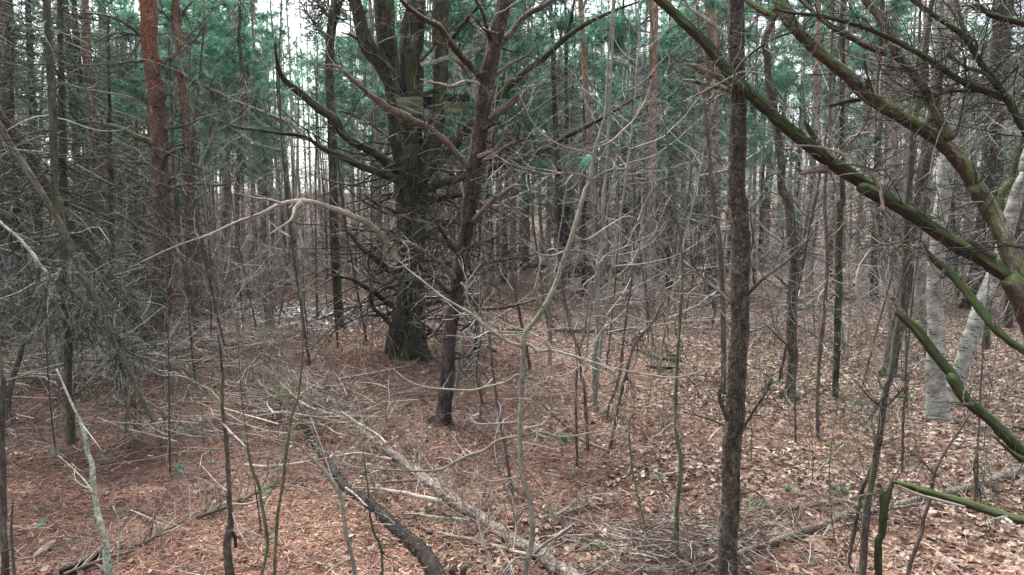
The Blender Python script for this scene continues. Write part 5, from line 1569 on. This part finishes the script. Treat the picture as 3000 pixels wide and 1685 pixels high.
# undergrowth: fine shoots nobody could count
def shoots(n, dens, ymin, ymax, hl, mat, n2, xm=.8, r=(.003, .007), name="undergrowth_twigs"):
    xy = scatter(n, ymin, ymax, dens, xm)
    base = tz(xy, -.02)
    d = nrm(rng.normal(size=(n, 3)) * (.5, .5, .3) + (0, 0, .9))
    L = rng.uniform(*hl, n)
    P = np.empty((n, 6, 3))
    P[:, 0] = base
    for s_ in range(1, 6):
        P[:, s_] = P[:, s_ - 1] + d * L[:, None] / 5
        d = nrm(d + rng.normal(size=(n, 3)) * .17)
    R = rng.uniform(*r, n)[:, None] * np.linspace(1, .4, 6)
    b_ = MB()
    tn = rng.beta(1.6, 2.0, n)
    b_.batch(P, R, 3, tn)
    Q, R1 = sprout(P, R, n2, (.2, .8), (30, 75), 5, .2, .0, .65, .005, .0022)
    b_.batch(Q, R1, 3)
    return b_.build(name, M[mat], kind='stuff')


pxof = lambda x, y: 1500 + x / y * F
shoots(5200, lambda x, y: np.clip((y - 12) / 14, 0, 1) * np.where((pxof(x, y) > 1130) & (pxof(x, y) < 2600) & (y < 38), .10, np.where(y < 28, .5, 1.0)), 13, 48, (.4, 2.4), 't_pale', 9500, r=(.004, .010))
shoots(420, lambda x, y: np.where(pxof(x, y) < 1250, 1., .8), 5.5, 12, (.3, 1.3), 't_mid', 900, r=(.0025, .005))
shoots(1500, lambda x, y: np.where(pxof(x, y) < 1000, 1., .35), 8, 18, (.2, 1.1), 't_mid', 2200, r=(.002, .005))

# loose sticks and twigs lying on the floor
def lying(n, dens, ymin, ymax, hl, mat, name, r=(.002, .006), z=(.005, .05), n2=0, xm=.78, az0=None):
    xy = scatter(n, ymin, ymax, dens, xm)
    p = tz(xy) + np.stack([0 * xy[:, 0], 0 * xy[:, 0], rng.uniform(*z, n)], -1)
    az = rng.uniform(0, 6.28, n) if az0 is None else az0 + PI + rng.normal(size=n) * .7
    L = rng.uniform(*hl, n)
    P = np.empty((n, 5, 3))
    P[:, 0] = p
    for s_ in range(1, 5):
        az = az + rng.normal(size=n) * .18
        P[:, s_] = P[:, s_ - 1] + np.stack([np.cos(az), np.sin(az), rng.normal(size=n) * .10], -1) * L[:, None] / 4
    P[:, :, 2] = np.maximum(P[:, :, 2], terrain(P[:, :, 0], P[:, :, 1]) + .004)
    R = rng.uniform(*r, n)[:, None] * np.linspace(1, .45, 5)
    b_ = MB()
    b_.batch(P, R, 3)
    if n2:
        Q, R1 = sprout(P, R, n2, (.1, .4), (30, 75), 4, .2, .05, .65, .004, .0016)
        b_.batch(Q, R1, 3)
    return b_.build(name, M[mat], ground, kind='stuff')


lying(2600, lambda x, y: np.exp(-(y - 4) / 9), 3.8, 24, (.1, .7), 't_brush', "lying_twigs", n2=2200)
bc0, bc1, bc2 = ground_at(620, 1050), ground_at(900, 1230), ground_at(250, 1120)
lying(1500, lambda x, y: np.exp(-(((x - bc0[0]) / 1.3) ** 2 + ((y - bc0[1]) / 1.6) ** 2)) + np.exp(-(((x - bc1[0]) / .7) ** 2 + ((y - bc1[1]) / 1.1) ** 2)) + .6 * np.exp(-(((x - bc2[0]) / 1.5) ** 2 + ((y - bc2[1]) / 1.6) ** 2)),
      5, 16, (.4, 1.9), 't_brush', "brushwood", (.003, .010), (.0, .48), 2200, az0=math.atan2(bc1[1] - bc0[1], bc1[0] - bc0[0]))
bd0, bd1 = ground_at(1900, 1640), ground_at(2080, 1600)
lying(230, lambda x, y: np.exp(-(((x - bd0[0]) / .5) ** 2 + ((y - bd0[1]) / .4) ** 2)) + .8 * np.exp(-(((x - bd1[0]) / .45) ** 2 + ((y - bd1[1]) / .5) ** 2)), 4, 8, (.2, .8), 't_mid', "brushwood", (.002, .005), (.0, .24), 200)

# ------------------------------------------------------------------ evergreen undergrowth
def hemlock(px, py, h, label, n=46, ln=1.7, low=.7):
    g = ground_at(px, py)
    t = thing("hemlock_tree", label, "tree", (g[0], g[1], float(terrain(g[0], g[1]))))
    LAND.append((g[0], g[1]))
    C0 = straight(h, .035, .01, .08) + np.array((g[0], g[1], 0, 0))
    b_ = MB()
    C = b_.tube(C0, 8, .15, 'smooth', .1, .05, .4)
    b_.build("trunk", M['sapdark'], t)
    A = rs(C, 14)[None]
    A = A[:, A[0][:, 2] > low]
    b_ = MB()
    Q, R = sprout(A[:, :, :3], A[:, :, 3], n, (ln * .4, ln), (70, 100), 7, .06, -.06, .3, .01, .004, 0, 1, .3, -.2)
    b_.batch(Q, R, 3)
    Q2, R2 = sprout(Q, R, n * 9, (.2, .6), (35, 60), 5, .08, -.04, .6, .005, .002)
    b_.batch(Q2, R2, 3)
    b_.build("branches", M['t_dark'], t, kind='stuff')
    b_ = MB()
    keep = rng.uniform(size=len(Q2)) < .62
    c = Q2[keep].reshape(-1, 3)
    d = np.repeat(nrm(Q2[keep, -1] - Q2[keep, 0]), 5, 0)
    b_.tufts(c, d * (1, 1, .3), 7, .05, .006, .8, np.repeat(rng.uniform(0, .9, keep.sum()), 5))
    b_.build("foliage", M['hemlock'], t, kind='stuff')
    return t


hemlock(930, 935, 7.0, "feathery young hemlock left of the mossy platform tree", 44, 1.9, 1.4)
hemlock(1085, 905, 8.0, "second feathery hemlock, close behind the platform tree's left side", 34, 1.9, 3.0)
hemlock(800, 880, 1.6, "knee-high hemlock seedling beside the wet hollow", 14, .6, .3)
hemlock(670, 850, 1.2, "tiny bluish hemlock seedling beyond the long mossy log by the hollow", 12, .5, .2)

# pine saplings with soft green needles at eye level behind the clearing
for px, py, h, lab in [(1620, 850, 5.5, "soft green young pine in the gap right of the foreground sapling"), (2030, 845, 6.0, "soft green young pine left of the scaly pine"), (560, 835, 4.6, "soft green young pine right of the slender pink-barked pine"),
                       (1420, 835, 6.0, "soft green young pine just right of the leaning dark pine"), (2290, 860, 5.5, "soft green young pine right of the scaly pine"), (1780, 825, 7.5, "tall soft green young pine in the upper middle gap")]:
    g = ground_at(px, py)
    t = thing("young_pine", lab, "tree", (g[0], g[1], float(terrain(g[0], g[1]))))
    b_ = MB()
    C = b_.tube(straight(h, .045, .012, .1) + np.array((g[0], g[1], 0, 0)), 8, .2, 'smooth', .1, .05, .4)
    b_.build("trunk", M['redfar'], t)
    A = rs(C, 14)[None]
    A = A[:, A[0][:, 2] > h * .35]
    b_ = MB()
    Q, R = sprout(A[:, :, :3], A[:, :, 3], 40, (.5, 1.8), (110, 130), 6, .08, .05, .3, .012, .005, 0, 1, .3, -.1)
    b_.batch(Q, R, 3)
    b_.build("branches", M['t_dark'], t, kind='stuff')
    Q2, R2 = sprout(Q, R, 260, (.2, .6), (25, 60), 4, .1, .05, .5, .006, .003, .3)
    b_ = MB()
    b_.tufts(Q2[:, 1:].reshape(-1, 3), np.repeat(nrm(Q2[:, -1] - Q2[:, 0]), 3, 0), 12, .15, .005, .9, np.repeat(rng.uniform(.2, 1, 260), 3))
    b_.build("crown", M['needle'], t, kind='stuff')

# ------------------------------------------------------------------ small things
g = at(1757, 567, 5.0)
cone = thing("pine_cone", "dark open pine cone caught on a twig beside the foreground sapling", "pine cone", g)
b_ = MB()
b_.tube(np.array([[g[0], g[1], g[2] + .16, .0015], [g[0] + .01, g[1], g[2] + .08, .002], [g[0], g[1], g[2] + .02, .003]]), 5, .02, None)
b_.build("stalk", M['t_dark'], cone)
b_ = MB()
b_.tube(np.array([[*(g + (0, 0, .024)), .004], [*g, .008], [*(g - (0, 0, .026)), .003]]), 6, .01, None)
for i in range(46):
    a, f = i * 2.39996, i / 45
    r, z = .016 * math.sin(PI * (.12 + .85 * f)), .024 - .05 * f
    c = g + np.array((0, 0, z))
    o = np.array((math.cos(a), math.sin(a), .15))
    s_ = np.array((-math.sin(a), math.cos(a), 0)) * .0065
    tip = c + o * (r + .006)
    v = [c + o * .003 - s_ * .4, c + o * .003 + s_ * .4, tip + s_, tip - s_, tip + o * .002 + (0, 0, -.003)]
    b_._add(v, [(0, 1, 2, 3)], [(3, 2, 4)], None, rng.uniform())
b_.build("scales", M['cone'], cone, smooth=False)


def sprig(name, label, cat, p, n, L, w, d, mat='needle', spread=.5, stalk=.12):
    t = thing(name, label, cat, p)
    b_ = MB()
    d = nrm(np.asarray(d, float))
    b_.tube(np.array([[*(p - d * stalk), .0025], [*(p - d * stalk * .5), .003], [*p, .002]]), 5, .03, None)
    b_.build("twig", M['t_brush'], t)
    b_ = MB()
    c = p[None] + d * rng.uniform(-.05, .01, (n, 1))
    b_.tufts(c, np.repeat(d[None], n, 0), 12, L, w, spread, rng.uniform(.3, 1, n))
    b_.build("needles", M[mat], t, kind='stuff')
    return t


sprig("pine_sprig", "hanging green pine tassel caught on the foreground sapling", "pine sprig", at(1720, 470, 5.05), 5, .10, .0016, (-.4, 0, -.7))
g = ground_at(1655, 1300)
sprig("pine_sprig", "fresh green pine sprig lying on leaves below the short dark shoots", "pine sprig", g + (0, 0, .05), 9, .13, .003, (.8, -.3, -.05), stalk=.3)
sprig("pine_sprig", "small green pine sprig just left of the larger sprig on the floor", "pine sprig", ground_at(1597, 1288) + (0, 0, .03), 4, .09, .0025, (-.8, .3, .1))
SPL = ["fallen green needle sprig, lower of two left of the flaking stump's stem", "fallen green needle sprig, upper of two left of the flaking stump's stem", "dark green sprig on needles left of the lichen-speckled pole", "green sprig on needles just right of the lichen-speckled pole",
       "green needle sprig above the loose bark slab, lower left", "small green sprig on needles directly left of the dead dark sapling's stem", "green sprig on the mossy-topped branch beside the leaning green stem"]
for i, (cx, cy, c_) in enumerate([(1280, 740, 'G'), (1270, 700, 'G'), (370, 610, 'G'), (735, 645, 'G'), (280, 1120, 'G'), (1490, 665, 'G'), (1880, 880, 'G')]):
    g = ground_at(*parse(f"{c_}{cx},{cy},1")[0, :2])
    sprig("pine_sprig", SPL[i], "pine sprig", g + (0, 0, .03), 3, .10, .0022, (rng.normal(), rng.normal(), .1), stalk=.08)


def tuft(label, c_, cx, cy, r, n, h, name="grass_tuft", mat='seedling'):
    g = ground_at(*parse(f"{c_}{cx},{cy},1")[0, :2])
    t = thing(name, label, "small plant", (g[0], g[1], float(terrain(g[0], g[1]))))
    b_ = MB()
    c = g + np.stack([rng.normal(size=n) * r * .4, rng.normal(size=n) * r * .4, np.zeros(n)], -1)
    d = nrm(rng.normal(size=(n, 3)) * (.8, .8, .2) + (0, 0, .7))
    u = np.stack([-d[:, 1], d[:, 0], 0 * d[:, 0]], -1)
    u = nrm(u) * h * .035
    L = rng.uniform(.5, 1, (n, 1)) * h
    m_ = c + d * L * .6
    e = c + d * L + np.stack([d[:, 0], d[:, 1], -.6 * np.ones(n)], -1) * L * .3
    tn = rng.uniform(0, 1, n)
    b_.tris(c - u, c + u, m_ + u * .8, tn)
    b_.tris(c - u, m_ + u * .8, m_ - u * .8, tn)
    b_.tris(m_ - u * .8, m_ + u * .8, e, tn)
    b_.build("blades", M[mat], t, kind='stuff')
    return t


for lab, c_, cx, cy, r, n, h in [
    ("largest grass tuft, among the fine brush right of the foreground sapling's foot", 'H', 1810, 1260, .10, 60, .10), ("small green tuft below the slim vertical grey stem", 'H', 1640, 715, .05, 30, .08),
    ("green tuft just left of the curved lying stick, centre", 'H', 1425, 850, .05, 26, .06), ("green tuft on leaves right of the curved lying stick", 'H', 1590, 825, .06, 26, .07), ("green seedling between the green shoot and the olive pole", 'H', 2230, 770, .08, 40, .08),
    ("low green tuft at the foot of the green twiggy shoot", 'H', 2120, 960, .06, 24, .07), ("green tuft right of the black rotting log's lower end", 'H', 840, 1325, .05, 24, .06), ("green leaves under the pale barkless stick near the bottom edge", 'H', 1075, 1345, .05, 20, .06),
    ("green tuft on top of the crumbling stump fragment", 'H', 885, 1380, .05, 30, .07), ("bright green leaf rosette left of the front birch's foot", 'I', 1595, 200, .14, 30, .14), ("green seedling on leaves beyond the slanting sapling", 'I', 1205, 245, .12, 40, .10),
    ("dark green tuft under the slanting sapling's upper half", 'I', 1050, 540, .08, 40, .10), ("feathery green seedling on leaves right of the scaly pine", 'I', 755, 855, .10, 50, .09), ("green seedling against the snapped trunk's side stub", 'I', 1135, 880, .08, 50, .14),
    ("loose green seedlings right of the scaly pine's foot", 'I', 510, 960, .12, 60, .12), ("pale green seedling in the far lower right beside the fallen split top", 'I', 2130, 1110, .05, 30, .06), ("dark low tuft at the bottom edge between slanting sapling and shrub", 'I', 915, 1360, .06, 30, .07),
    ("round green leaves on the floor under the fallen pine's limb", 'I', 1935, 550, .07, 20, .10), ("bright tuft close left of the scaly pine's lower trunk", 'I', 155, 860, .05, 30, .08), ("dark green fern-like patch at far left behind the sapling stems", 'D', 140, 1295, .25, 60, .16),
    ("yellow-green tuft left of the crooked grey stem on the left floor", 'G', 490, 1220, .08, 40, .05), ("green plant right of the bent trunk in the clearing", 'F', 620, 1380, .12, 40, .2), ("yellowish grass tuft right of the scaly pine at mid height", 'F', 510, 1210, .12, 40, .12)]:
    tuft(lab, c_, cx, cy, r, n, h)
for lab, c_, cx, cy, r in [("bright moss cushion at the foot of the leaning dark pine", 'H', 660, 365, .10), ("yellow-green moss lump behind the leaning dark pine's trunk", 'E', 890, 825, .40), ("moss cushion at the end of the rotting mossy branch", 'E', 2345, 1215, .16),
                           ("moss lump on the floor right of the platform tree's foot", 'E', 830, 880, .2), ("moss sock at the bent trunk's foot", 'I', 740, 190, .12), ("moss at the foot of the olive pole by the wet hollow", 'D', 1662, 775, .22), ("moss pad right of the level mossy log", 'E', 2085, 1085, .12),
                           ("moss patch at the dark tilted pine's foot", 'F', 1425, 1325, .14)]:
    g = ground_at(*parse(f"{c_}{cx},{cy},1")[0, :2])
    n = 700
    d = nrm(rng.normal(size=(n, 3)) * (1, 1, .6))
    d[:, 2] = np.abs(d[:, 2])
    lump = r * (.7 + .6 * vnoise(d * 2.2 + cx))[:, None]
    c = np.array((g[0], g[1], float(terrain(g[0], g[1])) - .01)) + d * lump * (1, 1, .55)
    b_ = MB()
    b_.tufts(c, d, 5, r * .22, r * .03, .7)
    o = b_.build("moss_cushion", M['mossclump'], origin=tuple(float(v) for v in (g[0], g[1], float(terrain(g[0], g[1])))))
    tag(o, lab, "moss")

# ------------------------------------------------------------------ the damp air between the trees
hz = MB()
x0, x1, y0, y1, z0, z1 = gx[0] - 3, gx[-1] + 3, gy[0] - 3, gy[-1] + 3, -1.6, 48.0
v = [(x, y, z) for z in (z0, z1) for x, y in ((x0, y0), (x1, y0), (x1, y1), (x0, y1))]
hz._add(np.array(v), [(3, 2, 1, 0), (4, 5, 6, 7), (0, 1, 5, 4), (1, 2, 6, 5), (2, 3, 7, 6), (3, 0, 4, 7)])
hm = bpy.data.materials.new("haze_air")
hm.use_nodes = True
hn = hm.node_tree
for nn in list(hn.nodes):
    if nn.type != 'OUTPUT_MATERIAL':
        hn.nodes.remove(nn)
pv = hn.nodes.new("ShaderNodeVolumePrincipled")
pv.inputs["Color"].default_value = (.90, .93, .92, 1)
pv.inputs["Density"].default_value = HAZE
pv.inputs["Anisotropy"].default_value = 0.0
hn.links.new(pv.outputs[0], [q for q in hn.nodes if q.type == 'OUTPUT_MATERIAL'][0].inputs["Volume"])
haze = hz.build("haze", hm, kind='stuff', smooth=False)
